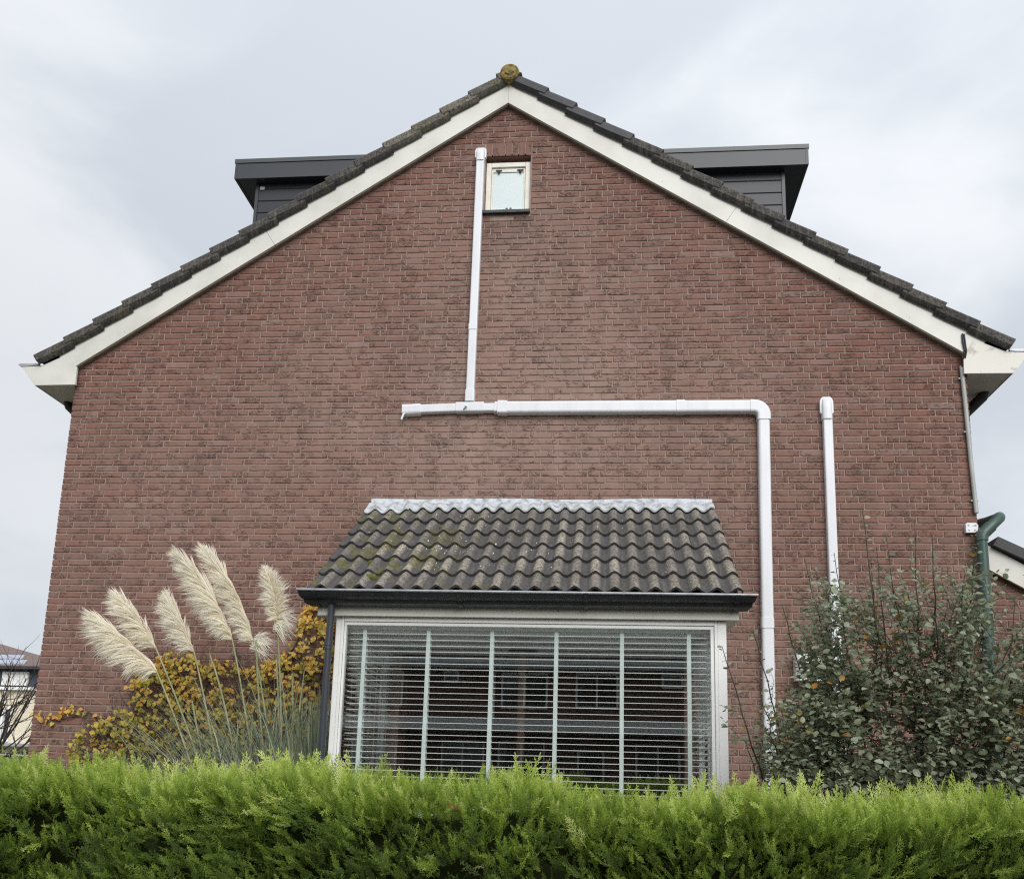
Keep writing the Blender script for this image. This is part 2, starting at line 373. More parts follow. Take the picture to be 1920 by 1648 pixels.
MB().prism([(.1, 0), (WX - .1, 0), (WX - .1, EZ), (AX, AZ), (.1, EZ)], 8.9, 9.0).build('rear_wall', M['brick'], house)

# bricks
def brick_geo(w, h, jit=.0013, depth=.06, seg=4, r=None):
    r = r or random
    vs, fs = [], []; b = .0035
    top = [h / 2 + r.uniform(-jit, jit) for _ in range(seg + 1)]; bot = [-h / 2 + r.uniform(-jit, jit) for _ in range(seg + 1)]
    xs = [-w / 2 + w * i / seg for i in range(seg + 1)]; y = r.uniform(-.0025, .0015); tl = r.uniform(-.0015, .0015)
    for i in range(seg + 1):
        e = b if i == 0 else -b if i == seg else 0
        yy = y + tl * (i / seg - .5)
        vs += [(xs[i], yy + depth, top[i]), (xs[i], yy + b, top[i]), (xs[i] + e, yy + r.uniform(-.0006, .0006), top[i] - b), (xs[i] + e, yy + r.uniform(-.0006, .0006), bot[i] + b), (xs[i], yy + b, bot[i]), (xs[i], yy + depth, bot[i])]
    for i in range(seg):
        a, c = i * 6, (i + 1) * 6
        for k in range(5): fs.append((a + k, a + k + 1, c + k + 1, c + k))
    fs += [(0, 1, 4, 5), (1, 2, 3, 4)]; e = seg * 6; fs += [(e + 5, e + 4, e + 1, e), (e + 4, e + 3, e + 2, e + 1)]
    return vs, fs
br = []       # (cx, cz, w, h)
prev = []; row = 0; z = 0.
brr = random.Random(21)
while z < AZ + .02:
    zc = z + H / 2
    x0 = 0 if z < EZ else (z - EZ) / SL - .0
    x = 0.0; joints = []; k = 0
    since = brr.randint(0, 4)
    first = (.1575, .0995)[row % 2] if True else .21
    w = first
    while x < WX - .02:
        if x + w > WX - .085: w = WX - x
        j = x + w
        br.append((x + w / 2, zc, w, .0515)); joints.append(j)
        x = j + .0112; since += 1
        hd = since > 2 and brr.random() < .38
        w = .099 if hd else .2085
        j2 = x + w
        if any(abs(j2 - q) < .035 for q in prev):
            w = .2085 if hd else .099
            if any(abs(x + w - q) < .035 for q in prev): w = .2085
        if w < .12: since = 0
        if WX - (x + w) < .085 and WX - (x + w) > 0: w = WX - x if WX - x < .24 else .1
    prev = joints; z += H; row += 1
def clip(b, hole, pad=.0):
    cx, cz, w, h = b; x0, x1, a, c = hole
    if cz < a - pad or cz > c + pad: return [b]
    l, r_ = cx - w / 2, cx + w / 2; res = []
    if r_ <= x0 or l >= x1: return [b]
    if x0 - l > .03: res.append(((l + x0 - .004) / 2, cz, x0 - l - .004, h))
    if r_ - x1 > .03: res.append(((r_ + x1 + .004) / 2, cz, r_ - x1 - .004, h))
    return res
out_b = []
for b in br:
    cx, cz, w, h = b
    if cz > EZ:
        lim = (cz - EZ) / SL - .10
        l, r_ = max(cx - w / 2, lim), min(cx + w / 2, WX - lim)
        if r_ - l < .03: continue
        b = ((l + r_) / 2, cz, r_ - l, h)
    lst = [b]
    for hole in ((4.035, 4.512, 6.975, 7.775), (3.30, 6.12, 0, 2.66)):
        lst = [c for q in lst for c in clip(q, hole)]
    out_b += lst
# soldier course over the attic window
for i in range(7): out_b.append((4.046 + .0325 + i * .0665, 7.692, .0565, .152))
# the 300 that show largest stay objects of their own
def vis(b):
    cx, cz, w, h = b
    if cz < 1.62: return False
    if 2.95 < cx < 6.40 and cz < 4.08: return False
    if cx > 6.55 and cz < 2.95: return False
    if cx < 3.0 and cz < 2.6 and cx > .5: return False
    return cz < EZ or cx - w / 2 > (cz - EZ) / SL + .05 and cx + w / 2 < WX - (cz - EZ) / SL - .05
def score(b):
    d = Vector((b[0] - CAM.x, -CAM.y, b[1] - CAM.z)).length; return -b[2] * b[3] / d ** 2
cand = sorted([b for b in out_b if vis(b)], key=score)
picked = set(cand[:299]); rest = [b for b in out_b if b not in picked]
lib = {}
def brick_mesh(w, h):
    key = (round(w, 3), round(h, 3)); L_ = lib.setdefault(key, [])
    if len(L_) < (14 if key[0] > .2 else 4):
        vs, fs = brick_geo(w, h); me = MB().add(vs, fs).mesh('brick', M['brick']); fattr(me, 'rnd', [random.random()] * len(vs)); L_.append(me); return me
    return random.choice(L_)
for b in picked:
    o = link('brick', brick_mesh(b[2], b[3]), gable); o.location = (b[0], 0, b[1])
V, F, A = [], [], []
for b in rest:
    vs, fs = brick_geo(b[2], b[3]); o = len(V)
    V += [(x + b[0], y, z_ + b[1]) for x, y, z_ in vs]; F += [tuple(i + o for i in f) for f in fs]; A += [random.random()] * len(vs)
me = np_mesh('brickwork', V, F, M['brick'], rnd=A)
tag(link('brickwork', me, gable), kind='stuff')

# roof slopes
def slope_pt(side, s, n, y):      # s up the slope from the outer foot, n off the slope plane
    x = -.377 + s * CT - n * ST; z = 5.459 + s * ST + n * CT
    return (x, y, z) if side < 0 else (WX - x, y, z)
SLEN = (AX + .377) / CT
for side in (-1, 1):
    mb = MB()
    vs = [slope_pt(side, a, n, y) for n in (-.045, -.10) for a, y in ((.02, .12), (SLEN, .12), (SLEN, 9.1), (.02, 9.1))]
    mb.add(vs, [(0, 1, 2, 3), (4, 7, 6, 5), (0, 4, 5, 1), (1, 5, 6, 2), (2, 6, 7, 3), (3, 7, 4, 0)])
    roof = mb.build('roof', M['verge'], house) if side < 0 else mb.build('roof', M['verge'], house)
    fattr(roof.data, 'crest', [0.2] * 8); fattr(roof.data, 'rnd', [0.2] * 8)
    # verge tiles, overlapping upwards
    ex = .2835 / CT; nt_ = 17
    for k in range(nt_):
        s0 = k * ex; s1 = min(s0 + ex + .055, SLEN + .02)
        if s1 - s0 < .1: continue
        t = MB(); sec = [(.24, .0), (.10, .022), (-.06, .022), (-.112, .014), (-.125, -.006), (-.125, -.062), (-.088, -.098), (-.082, -.03), (.24, -.03)]
        vs = []; ns = 4; jit = random.uniform(-.004, .004)
        for i in range(ns + 1):
            f = i / ns; lift = .034 * (1 - f) - .008 + jit; sh = .010 * (1 - f)
            for y, n in sec: vs.append(slope_pt(side, s0 + (s1 - s0) * f, n + lift - (.004 if n < -.05 and 0 < i < ns else 0), y - (sh if y < 0 else 0)))
        m_ = len(sec)
        fs = [(i * m_ + j, i * m_ + (j + 1) % m_, (i + 1) * m_ + (j + 1) % m_, (i + 1) * m_ + j) for i in range(ns) for j in range(m_)]
        fs += [tuple(range(m_)), tuple(range(ns * m_, ns * m_ + m_))[::-1]]
        t.add(vs, fs)
        newer = side > 0 and k in (12, 13, 14, 15)
        mat = M['newtile'] if newer else M['vergemoss'] if (side < 0 and k >= 12) else M['verge']
        o = t.build('roof_tile', mat, house)
        fattr(o.data, 'crest', [.85 if i % m_ in (1, 2, 3, 4, 5) else .25 for i in range(len(vs))]); fattr(o.data, 'rnd', [random.random()] * len(vs))
        if newer: o['label'] = 'smooth black verge tile without lichen'
        if side < 0 and k >= 14: o['label'] = 'verge tile with yellow lichen near the ridge'
# ridge
t = MB(); t.tube([(AX + .01, y, 8.455) for y in (.06, 9.1)], .098, 16).build('ridge_tile', M['verge'], house)
o = house.children[-1]; fattr(o.data, 'crest', [.5] * len(o.data.vertices)); fattr(o.data, 'rnd', [.5] * len(o.data.vertices))
t = MB(); cx, cz = AX + .012, 8.462
prof = [(.0, -.170), (.040, -.170), (.052, -.158), (.078, -.160), (.094, -.148), (.100, -.12), (.102, .10), (.0, .10)]
vs = []; n = 20
for r_, y in prof:
    for j in range(n):
        a = 2 * math.pi * j / n; rr = r_ * (1 + .04 * math.cos(5 * a)) if r_ < .06 else r_
        vs.append((cx + rr * math.cos(a), y, cz + rr * math.sin(a) * .96))
t.add(vs, [(i * n + j, i * n + (j + 1) % n, (i + 1) * n + (j + 1) % n, (i + 1) * n + j) for i in range(len(prof) - 1) for j in range(n)])
t.build('ridge_cap', M['ridge'], house)['label'] = 'round ridge end cap covered in yellow lichen'

# verge boards: four lengths butted end to end, lower edge line = roofline
def board(side, sa, sb, cuta=0., cutb=0.):
    # sa, sb measured up the slope from the wall corner; a vertical mitre at the apex
    def P(s, n):
        x = s * CT - n * ST; z_ = EZ - .012 + s * ST + n * CT
        return (x if side < 0 else WX - x, z_)
    hgt = .235
    L_ = AX / CT
    pts = [P(sa, 0), P(sb, 0), P(sb + cutb * hgt, hgt), P(sa + cuta * hgt, hgt)]
    return pts
LB = AX / CT
tanT = math.tan(TH)
joint = {-1: (LB * .46,), 1: (LB * .50,)}
for side in (-1, 1):
    a_ = board(side, -.001, .0025, -.35, -.35); MB().prism(a_, -.0745, -.0405).build('board_joint', M['black'], house)
    j = joint[side][0]
    for a, b, ca, cb in ((.0, j - .0015, -.35, 0), (j + .0015, LB - .001, 0, tanT)):
        pts = board(side, a, b, ca, cb)
        o = MB().prism(pts, -.072, -.040).build('verge_board', M['white'], house)
    pts = board(side, .02, LB - .004, 0, 0); q = [pts[0], pts[1], (pts[1][0], pts[1][1] + .03), (pts[0][0], pts[0][1] + .03)]
    MB().prism(q, -.038, -.004).build('verge_soffit', M['under'], house)
    for s in ((.62, .045), (1.35, .05), (2.2, .16), (3.3, .05), (4.2, .15)):
        x = s[0] * CT - s[1] * ST; z_ = EZ - .012 + s[0] * ST + s[1] * CT; x = x if side < 0 else WX - x
        MB().tube([(x, -.0735, z_), (x, -.070, z_)], .005, 6).build('screw_head', M['grey'], house)

# boxed eaves with gutters
for side in (-1, 1):
    X = (lambda x: x) if side < 0 else (lambda x: WX - x)
    eb = MB().prism([(X(x), z_) for x, z_ in ((-.535, 5.388), (-.376, 5.192), (.049, 5.195), (.045, 5.372), (-.052, 5.522), (-.33, 5.398))], -.075, -.050)
    o = eb.build('eave_box', M['white'] if side < 0 else M['whitedirty'], house)
    o['label'] = 'clean white boxed eave end' if side < 0 else 'stained white boxed eave end'
    MB().add([(X(x), y, z_) for y in (-.05, 9.) for x, z_ in ((-.535, 5.388), (-.376, 5.193))], [(0, 1, 3, 2)]).build('eave_fascia', M['white'], o)
    MB().prism([(X(-.374), 5.200), (X(-.004), 5.202), (X(-.004), 5.216), (X(-.374), 5.214)], -.048, 9.).build('eave_soffit', M['soffit'], o)
    MB().prism([(X(x), z_) for x, z_ in ((-.575, 5.41), (-.55, 5.425), (-.36, 5.42), (-.36, 5.405), (-.535, 5.392))], -.080, 9.).build('gutter_lip', M['lip'], o)
    # swan neck of the rear downpipe under the soffit
    sn = MB().tube([(X(-.30), .40, 5.21), (X(-.29), .41, 5.17), (X(-.10), .55, 4.98), (X(-.055), .58, 4.90)], [.05, .05, .046, .045], 12)
    sn.build('swan_neck', M['black'], house)
MB().tube([(8.57, .16, 4.86), (8.575, .16, 3.80)], .015, 8).build('thin_conduit', M['grey'], house)

# attic window
aw = MB()
x0, x1, z0, z1 = 4.052, 4.499, 7.012, 7.575; YF = .045; fwid = .052
aw.box(x0, x0 + fwid, YF, YF + .06, z0, z1, .004); aw.box(x1 - fwid, x1, YF, YF + .06, z0, z1, .004)
aw.box(x0 + fwid + .001, x1 - fwid - .001, YF, YF + .06, z1 - fwid, z1, .004); aw.box(x0 + fwid + .001, x1 - fwid - .001, YF - .004, YF + .06, z0, z0 + .04, .004)
att = aw.build('attic_window', M['cream'], house)
sh = MB(); a0, a1 = x0 + fwid + .003, x1 - fwid - .003
sh.box(a0, a0 + .014, YF + .018, YF + .05, z0 + .043, z1 - fwid - .003); sh.box(a1 - .014, a1, YF + .018, YF + .05, z0 + .043, z1 - fwid - .003); sh.box(a0 + .015, a1 - .015, YF + .018, YF + .05, z1 - fwid - .045, z1 - fwid - .003)
sh.build('sash', M['cream'], att)
MB().box(a0 + .0145, a1 - .0145, YF + .028, YF + .034, z0 + .043, z1 - fwid - .046).build('pane', M['frost'], att)
for hx in (a0 + .07, a1 - .05):
    hb = MB().box(hx - .032, hx + .032, YF + .008, YF + .017, z1 - fwid - .034, z1 - fwid - .024)
    hb.tube([(hx, YF + .012, z1 - fwid - .035), (hx, YF + .010, z1 - fwid - .058)], [.015, .010], 8); hb.build('hinge', M['black'], att)
hc = MB()
for dx in (-.020, .020): hc.box(4.285 + dx - .011, 4.285 + dx + .011, YF + .020, YF + .0275, z0 + .052, z0 + .068)
hc.build('catch', M['black'], att)
for i in range(4):
    w_ = .1155; xx = 4.036 + i * .1185
    MB().prismx([(-.045, 6.962), (.05, 6.985), (.05, 7.009), (-.045, 6.992)], xx, xx + w_).build('sill_tile', M['newtile'], att)
MB().box(4.03, 4.51, .0, .055, 6.90, 6.958).build('sill_base', M['mortar'], att)
# attic closet behind the window
MB().box(4.0, 4.56, .13, .60, 6.95, 7.64).build('attic_room', M['room'], house)

# dormers
def dormer(side):
    d = MB(); Y0 = .90; Y1 = 4.6; yc = 1.02
    if side < 0: xo, zt, zb, xc = 1.033, 8.341, 8.098, 1.285; xin = 3.9
    else: xo, zt, zb, xc = 7.413, 8.277, 8.038, 7.145; xin = 4.6
    s = 1 if side < 0 else -1
    a, b = sorted((xo, xin))
    d.box(a, b, Y0, Y0 + .03, zb, zt - .052)
    dm = d.build('dormer', M['anthra'], house)
    dm['label'] = 'dark flat-roofed dormer on the left slope' if side < 0 else 'dark flat-roofed dormer on the right slope'
    a2, b2 = sorted((xo - s * .008, xin))
    MB().box(a2, b2, Y0 - .010, Y1, zt - .05, zt).build('roof_trim', M['anthracap'], dm)
    e = sorted((xo, xo + s * .028)); MB().box(e[0], e[1], Y0 - .004, Y1, zb - .002, zt - .053).build('corner_trim', M['anthra'], dm)
    a3, b3 = sorted((xo + s * .03, xin)); MB().box(a3, b3, Y0 + .031, Y1, zb + .002, zb + .02).build('soffit', M['clad'], dm)
    e = sorted((xc - s * .035, xc)); MB().box(e[0], e[1], yc - .012, yc + .05, 6.4, zb - .001).build('corner_post', M['anthra'], dm)
    e = sorted((xc - s * .034, xc - s * .0)); MB().box(e[0], e[1], yc + .051, Y1 - .1, 6.3, zb - .001).build('front_wall', M['clad'], dm)
    step = .148; zz = zb - .07 if side < 0 else zb - .105
    first = True; top = zb - .001
    while top > 6.5:
        e = sorted((xc + s * .001, xin))
        MB().prismx([(yc + .010, zz), (yc + .022, zz), (yc + .03, top), (yc + .001, top), (yc + .0, zz + .012)], e[0], e[1]).build('cladding_board', M['clad'], dm)
        top = zz - .004; zz -= step
    a4, b4 = sorted((xc - s * .01, xin)); MB().box(a4, b4, yc + .032, yc + .0495, 6.3, zb - .002).build('cheek_wall', M['black'], dm)
    if side < 0: MB().box(1.30, 1.355, yc - .012, yc - .002, 8.022, 8.062).build('vent_plate', M['grey'], dm)
dormer(-1); dormer(1)

# ---------------- bay window
BY = -1.55; BX0, BX1 = 3.275, 6.145
bw = thing('bay_window_frame', None, None); bw.parent = house; bw.name = 'bay_window'
def post(name, *a): return MB().box(*a).build(name, M['frame'], bw)
GX0, GX1, GZ0, GZ1 = 3.345, 6.040, .92, 2.607
# front frame: outer posts, rails, inner beads
MB().box(BX0, BX0 + .040, BY, BY + .09, .80, 2.668, .003).build('post', M['frame'], bw)
MB().box(BX1 - .062, BX1, BY, BY + .09, .80, 2.668, .003).build('post', M['frame'], bw)
MB().box(BX0 + .041, BX0 + .062, BY - .006, BY + .08, .80, 2.668, .003).build('post', M['frame'], bw)
MB().box(BX1 - .086, BX1 - .063, BY - .006, BY + .08, .80, 2.668, .003).build('post', M['frame'], bw)
MB().box(BX0 + .063, BX1 - .087, BY - .006, BY + .08, 2.632, 2.668, .003).build('top_rail', M['frame'], bw)
MB().box(BX0 + .063, BX1 - .087, BY - .02, BY + .08, .80, .88, .003).build('bottom_rail', M['frame'], bw)
gb = MB(); gb.box(3.3395, 6.0565, BY + .004, BY + .04, 2.607, 2.628); gb.box(3.3395, 3.3555, BY + .006, BY + .04, .89, 2.606); gb.box(6.0335, 6.0565, BY + .006, BY + .04, .89, 2.606); gb.box(3.3395, 6.0565, BY + .004, BY + .04, .882, .889)
gb.build('glazing_bead', M['frame'], bw)
MB().box(3.352, 6.038, BY + .016, BY + .020, .885, 2.61).build('pane', M['glass'], bw)
for X0, s in ((BX0, 1), (BX1, -1)):
    e = sorted((X0, X0 + s * .06))
    for y0, y1 in ((BY + .091, BY + .13), (-.78, -.72), (-.05, -.001)): MB().box(e[0], e[1], y0, y1, .88, 2.60).build('side_post', M['frame'], bw)
    MB().box(e[0], e[1], BY + .091, -.001, 2.601, 2.668).build('side_rail', M['frame'], bw)
    MB().box(e[0], e[1], BY + .091, -.001, .80, .879).build('side_rail', M['frame'], bw)
    e = sorted((X0 + s * .03, X0 + s * .034))
    MB().box(e[0], e[1], BY + .131, -.781, .881, 2.60).build('side_pane', M['glass'], bw); MB().box(e[0], e[1], -.719, -.051, .881, 2.60).build('side_pane', M['glass'], bw)
MB().box(BX0, BX1, BY, -.001, .0, .798).build('plinth', M['brick'], bw)
MB().box(BX0 + .061, BX1 - .061, BY + .1, .3, 2.612, 2.66).build('ceiling', M['room'], bw)
MB().box(BX0 - .03, BX1 + .03, BY - .05, BY - .021, .795, .83).build('window_sill', M['frame'], bw)
# fascia under the gutter, with returns back to the wall
ff = MB(); ff.box(3.143, 5.62, -1.60, -1.552, 2.669, 2.86); MBf = ff.build('fascia_board', M['white'], house)
MB().box(5.6215, 6.228, -1.60, -1.552, 2.669, 2.86).build('fascia_board', M['white'], house)
MB().box(3.143, 3.165, -1.551, -.001, 2.669, 2.86).build('fascia_board', M['white'], house)
MB().box(6.206, 6.228, -1.551, -.001, 2.669, 2.86).build('fascia_board', M['white'], house)
MB().box(3.166, 6.205, -1.551, -.001, 2.671, 2.69).build('bay_soffit', M['white'], house)

# bay roof
RZ0, RY0 = 2.862, -1.65; BS = (3.975 - RZ0) / 1.65; BT = math.atan(BS); BC, BSn = math.cos(BT), math.sin(BT)
def bp(x, s, n): return (x, RY0 + s * BC - n * BSn, RZ0 + s * BSn + n * BC)
deck = MB(); X0, X1 = 3.125, 6.215
deck.add([bp(x, s, n) for x in (X0, X1) for s, n in ((.02, -.03), (1.95, -.03), (1.95, -.055), (.02, -.055))], [(0, 1, 2, 3), (4, 7, 6, 5), (0, 4, 5, 1), (1, 5, 6, 2), (2, 6, 7, 3), (3, 7, 4, 0)])
bayroof = deck.build('bay_roof', M['black'], house)
for xx in (3.118, 6.212):
    q = [bp(xx, s, n) for s, n in ((-.02, -.02), (1.95, -.02), (1.95, -.11), (-.02, -.11))]; q2 = [(a + .012, b, c) for a, b, c in q]
    MB().add(q + q2, [(0, 1, 2, 3), (4, 7, 6, 5), (0, 4, 5, 1), (1, 5, 6, 2), (2, 6, 7, 3), (3, 7, 4, 0)]).build('verge_strip', M['white'], bayroof)
TX0, TX1, NC = 3.085, 6.247, 11; TW = (TX1 - TX0) / NC; EXP = .3045; HR = .041
def wave(u): return HR * (.5 + .5 * math.cos(2 * math.pi * (u / (TW / 2)) + math.pi * .55)) ** 1.25
def tile_mesh(last=False):
    n = 14; vs = []; crest = []; fs = []; sm = []; th = .020; Ln = EXP + .06; rows_ = [0, .5, 1.]
    us = [TW * i / n for i in range(n + 1)]
    for f in rows_:
        for u in us: vs.append((u, f * Ln, .024 * (1 - f * Ln / EXP) + wave(u) + random.uniform(-.0008, .0008))); crest.append(wave(u) / HR)
    for i in range(len(rows_) - 1):
        for j in range(n): a = i * (n + 1) + j; fs.append((a, a + 1, a + n + 2, a + n + 1)); sm.append(True)
    o = len(vs)
    for j, u in enumerate(us):
        zt = .024 + wave(u); vs += [(u, 0, zt), (u, .004, zt - th - random.uniform(0, .004))]; crest += [.15, .15]
    for j in range(n): a = o + 2 * j; fs.append((a, a + 1, a + 3, a + 2)); sm.append(False)
    # side skirts
    for u in (0, TW):
        a = len(vs); w0 = wave(u); vs += [(u, 0, .024 + w0), (u, Ln, .024 * (1 - Ln / EXP) + w0), (u, Ln, -.03), (u, 0, .0 + w0 * .5 - .01)]; crest += [.6, .6, .1, .1]; fs.append((a, a + 1, a + 2, a + 3)); sm.append(False)
    me = bpy.data.meshes.new('roof_tile'); me.from_pydata(vs, [], fs); me.polygons.foreach_set('use_smooth', sm); me.materials.append(M['tile'])
    fattr(me, 'crest', crest); fattr(me, 'rnd', [random.random()] * len(vs)); return me
tms = [tile_mesh() for _ in range(16)]
for r_ in range(7):
    for c in range(NC):
        if r_ == 6: continue
        o = link('roof_tile', random.choice(tms), bayroof)
        s = -.0625 + r_ * EXP; p = bp(TX0 + c * TW + random.uniform(-.0015, .0015), s + random.uniform(-.003, .003), random.uniform(-.001, .001))
        mm = Matrix(((1, 0, 0), (0, BC, -BSn), (0, BSn, BC))).to_4x4() @ Matrix.Rotation(random.uniform(-.004, .004), 4, 'Z'); mm.translation = p
        o.matrix_world = mm
# moss cushions and droppings
mo = MB()
for (x, s, r_, m_) in ((3.52, .16, .045, 'm'), (3.60, .50, .03, 'm'), (3.88, 1.30, .03, 'm'), (3.45, .46, .028, 'm')):
    for k in range(7):
        a = random.uniform(0, 6.28); rr = r_ * random.uniform(.0, .8); px, ps = x + rr * math.cos(a), s + rr * math.sin(a)
        n = 8; vs = []
        for (q, h) in ((1, -.02), (.85, .012), (.45, .024), (.0, .028)):
            for j in range(n): w = 2 * math.pi * j / n; k2 = r_ * .55 * q * random.uniform(.85, 1.15); vs.append(bp(px + k2 * math.cos(w), ps + k2 * math.sin(w), h + .022))
        mo.add(vs, [(i * n + j, i * n + (j + 1) % n, (i + 1) * n + (j + 1) % n, (i + 1) * n + j) for i in range(3) for j in range(n)], True)
M['moss'] = mk('green_moss', (.10, .115, .025), (.16, .16, .04), 1, 60, bmp=1, bscale=200, dist=.01)
tag(mo.build('moss', M['moss'], bayroof), kind='stuff')
M['droppings'] = mk('bird_droppings', (.70, .69, .64), (.6, .59, .55), .8, 60)
dr = MB()
for i in range(120):
    x = random.gauss(4.15, .5) if i < 90 else random.uniform(3.3, 6.1)
    if i < 34: x = random.gauss(4.02, .10); s = random.choice((.72, .74, .55, .80, 1.02)) + random.gauss(0, .05)
    else: s = random.uniform(.3, 1.7)
    if not 3.2 < x < 6.15 or not .15 < s < 1.72: continue
    u = (x - TX0) % TW; ss = (s + .0625) % EXP; base = .024 * (1 - ss / EXP) + wave(u) + .0025
    if ss < .02 or ss > .29: continue
    l_, w_ = random.uniform(.004, .016), random.uniform(.002, .005)
    if random.random() < .25: l_ *= 2.2
    dsl = (wave(u + .004) - wave(u - .004)) / .008
    n = 6; vs = []
    for j in range(n):
        a = 2 * math.pi * j / n; du, ds = w_ * math.cos(a) * random.uniform(.7, 1.3), l_ * math.sin(a) * random.uniform(.7, 1.2); vs.append(bp(x + du, s + ds, base + du * dsl - .078 * ds))
    dr.add(vs, [tuple(range(n))])
tag(dr.build('droppings', M['droppings'], bayroof), kind='stuff')
# lead flashing, dressed down over the rolls
def flashing(x0, x1, low, seed, lift=0.):
    rr = random.Random(seed); n = int((x1 - x0) / .018); vs = []; us = [x0 + (x1 - x0) * i / n for i in range(n + 1)]
    for x in us:
        u = (x - TX0) % TW; w = wave(u); jit = rr.uniform(-.002, .002); big = .006 * math.sin(x * 9 + seed) + .005 * math.sin(x * 23)
        up_ = 4.040 + .006 * math.sin(x * 3.1 + seed)
        vs += [(x, -.006, up_), (x, -.012 - lift, up_ - .012), (x, -.016 - lift, 3.995 + big)]
        for s, k, nn in ((1.93, .35, .030), (1.88, .8, .024), (1.82, 1, .020), (low + .012 * (w / HR) + jit * 2, 1, .020)):
            p = bp(x, s, nn + w * k + .012 + lift + big * (1 - k)); vs.append(p)
        s = low + .012 * (w / HR) + jit * 2; vs.append(bp(x, s + .001, .012 + w + .004))
    m_ = 8
    me = MB().add(vs, [(i * m_ + j, (i + 1) * m_ + j, (i + 1) * m_ + j + 1, i * m_ + j + 1) for i in range(n) for j in range(m_ - 1)], True).mesh('flashing', M['lead'])
    return link('flashing', me, bayroof)
for a, b, sd, lf in ((3.09, 4.70, 1, .0), (4.69, 5.62, 2, .004), (5.60, 6.235, 3, .0)): flashing(a, b, 1.755, sd, lf)
flashing(3.085, 3.50, 1.705, 5, -.006)
wv = MB()
for x in (3.50, 4.335, 5.215, 6.085): wv.box(x - .004, x + .004, -.006, .008, 4.045, 4.098)
wv.build('weep_hole', M['black'], gable)
MB().box(4.318, 4.325, -.006, .008, 6.855, 6.905).build('weep_hole', M['black'], gable)

# gutter on the bay
prof = [(-1.790, 2.824), (-1.776, 2.800), (-1.758, 2.782), (-1.738, 2.772), (-1.715, 2.768), (-1.700, 2.745), (-1.625, 2.731), (-1.604, 2.733), (-1.604, 2.82), (-1.61, 2.82), (-1.612, 2.742), (-1.70, 2.756), (-1.72, 2.778), (-1.765, 2.800), (-1.782, 2.824)]
xl = [3.035 + max(0, min(1, (y + 1.79) / .17)) * .065 for y, z_ in prof]; xr = [6.332 - max(0, min(1, (y + 1.79) / .17)) * .05 for y, z_ in prof]
gut = MB().prismx(prof, xl, xr).build('gutter', M['gutter'], house)
MB().tube([(3.03, -1.788, 2.827), (6.337, -1.788, 2.817)], .0095, 8).build('gutter_lip', M['lip'], gut)
for x in (3.16, 4.23, 5.14, 6.20):
    b = MB(); pr_ = [(-1.797, 2.815), (-1.781, 2.794), (-1.762, 2.777), (-1.740, 2.766), (-1.718, 2.762), (-1.703, 2.739), (-1.625, 2.725), (-1.606, 2.727)]
    b.prismx(pr_ + [(y + .004, z_ + .006) for y, z_ in pr_][::-1], x - .016, x + .016); b.build('bracket', M['gutter'], gut)
dp = MB().tube([(3.262, -1.66, 2.76), (3.262, -1.655, 2.70), (3.256, -1.648, 2.5), (3.250, -1.64, .1)], .026, 14).build('downpipe', M['downpipe'], house)
MB().tube([(3.254, -1.648, 2.47), (3.254, -1.648, 2.41)], .031, 14).build('pipe_socket', M['downpipe'], dp)
MB().tube([(3.254, -1.648, 2.447), (3.254, -1.648, 2.434)], .036, 14).build('pipe_clip', M['downpipe'], dp)

# room behind the bay
rm = MB()
for a in ((1.6, 7.4, 5.0, 5.1, 0, 2.62), (1.5, 1.59, .31, 5.0, 0, 2.62), (7.41, 7.5, .31, 5.0, 0, 2.62), (1.6, 7.4, .31, 5.0, 2.63, 2.70)): rm.box(*a)
room = rm.build('room', M['room'], house)
MB().box(1.6, 7.4, -1.4, 5.0, .20, .24).build('floor_boards', M['floorwood'], room)
for a in ((1.6, 3.45), (5.97, 7.4)): MB().box(a[0], a[1], .301, .309, 0, 2.62).build('inner_wall', M['room'], room)
# things seen in the room
lamp = thing('floor_lamp', 'slim dark brown pole lamp with flat round top behind the middle of the blind', 'lamp')
LX, LY = 4.63, -.95
MB().tube([(LX, LY, 2.505), (LX, LY, 2.53)], [.12, .10], 20).build('lamp_shade', M['black'], lamp)
MB().tube([(LX, LY, .26), (LX, LY, 2.504)], .032, 10).build('pole', M['floorwood'], lamp)
MB().tube([(LX, LY, .2405), (LX, LY, .259)], .16, 20).build('base', M['black'], lamp)

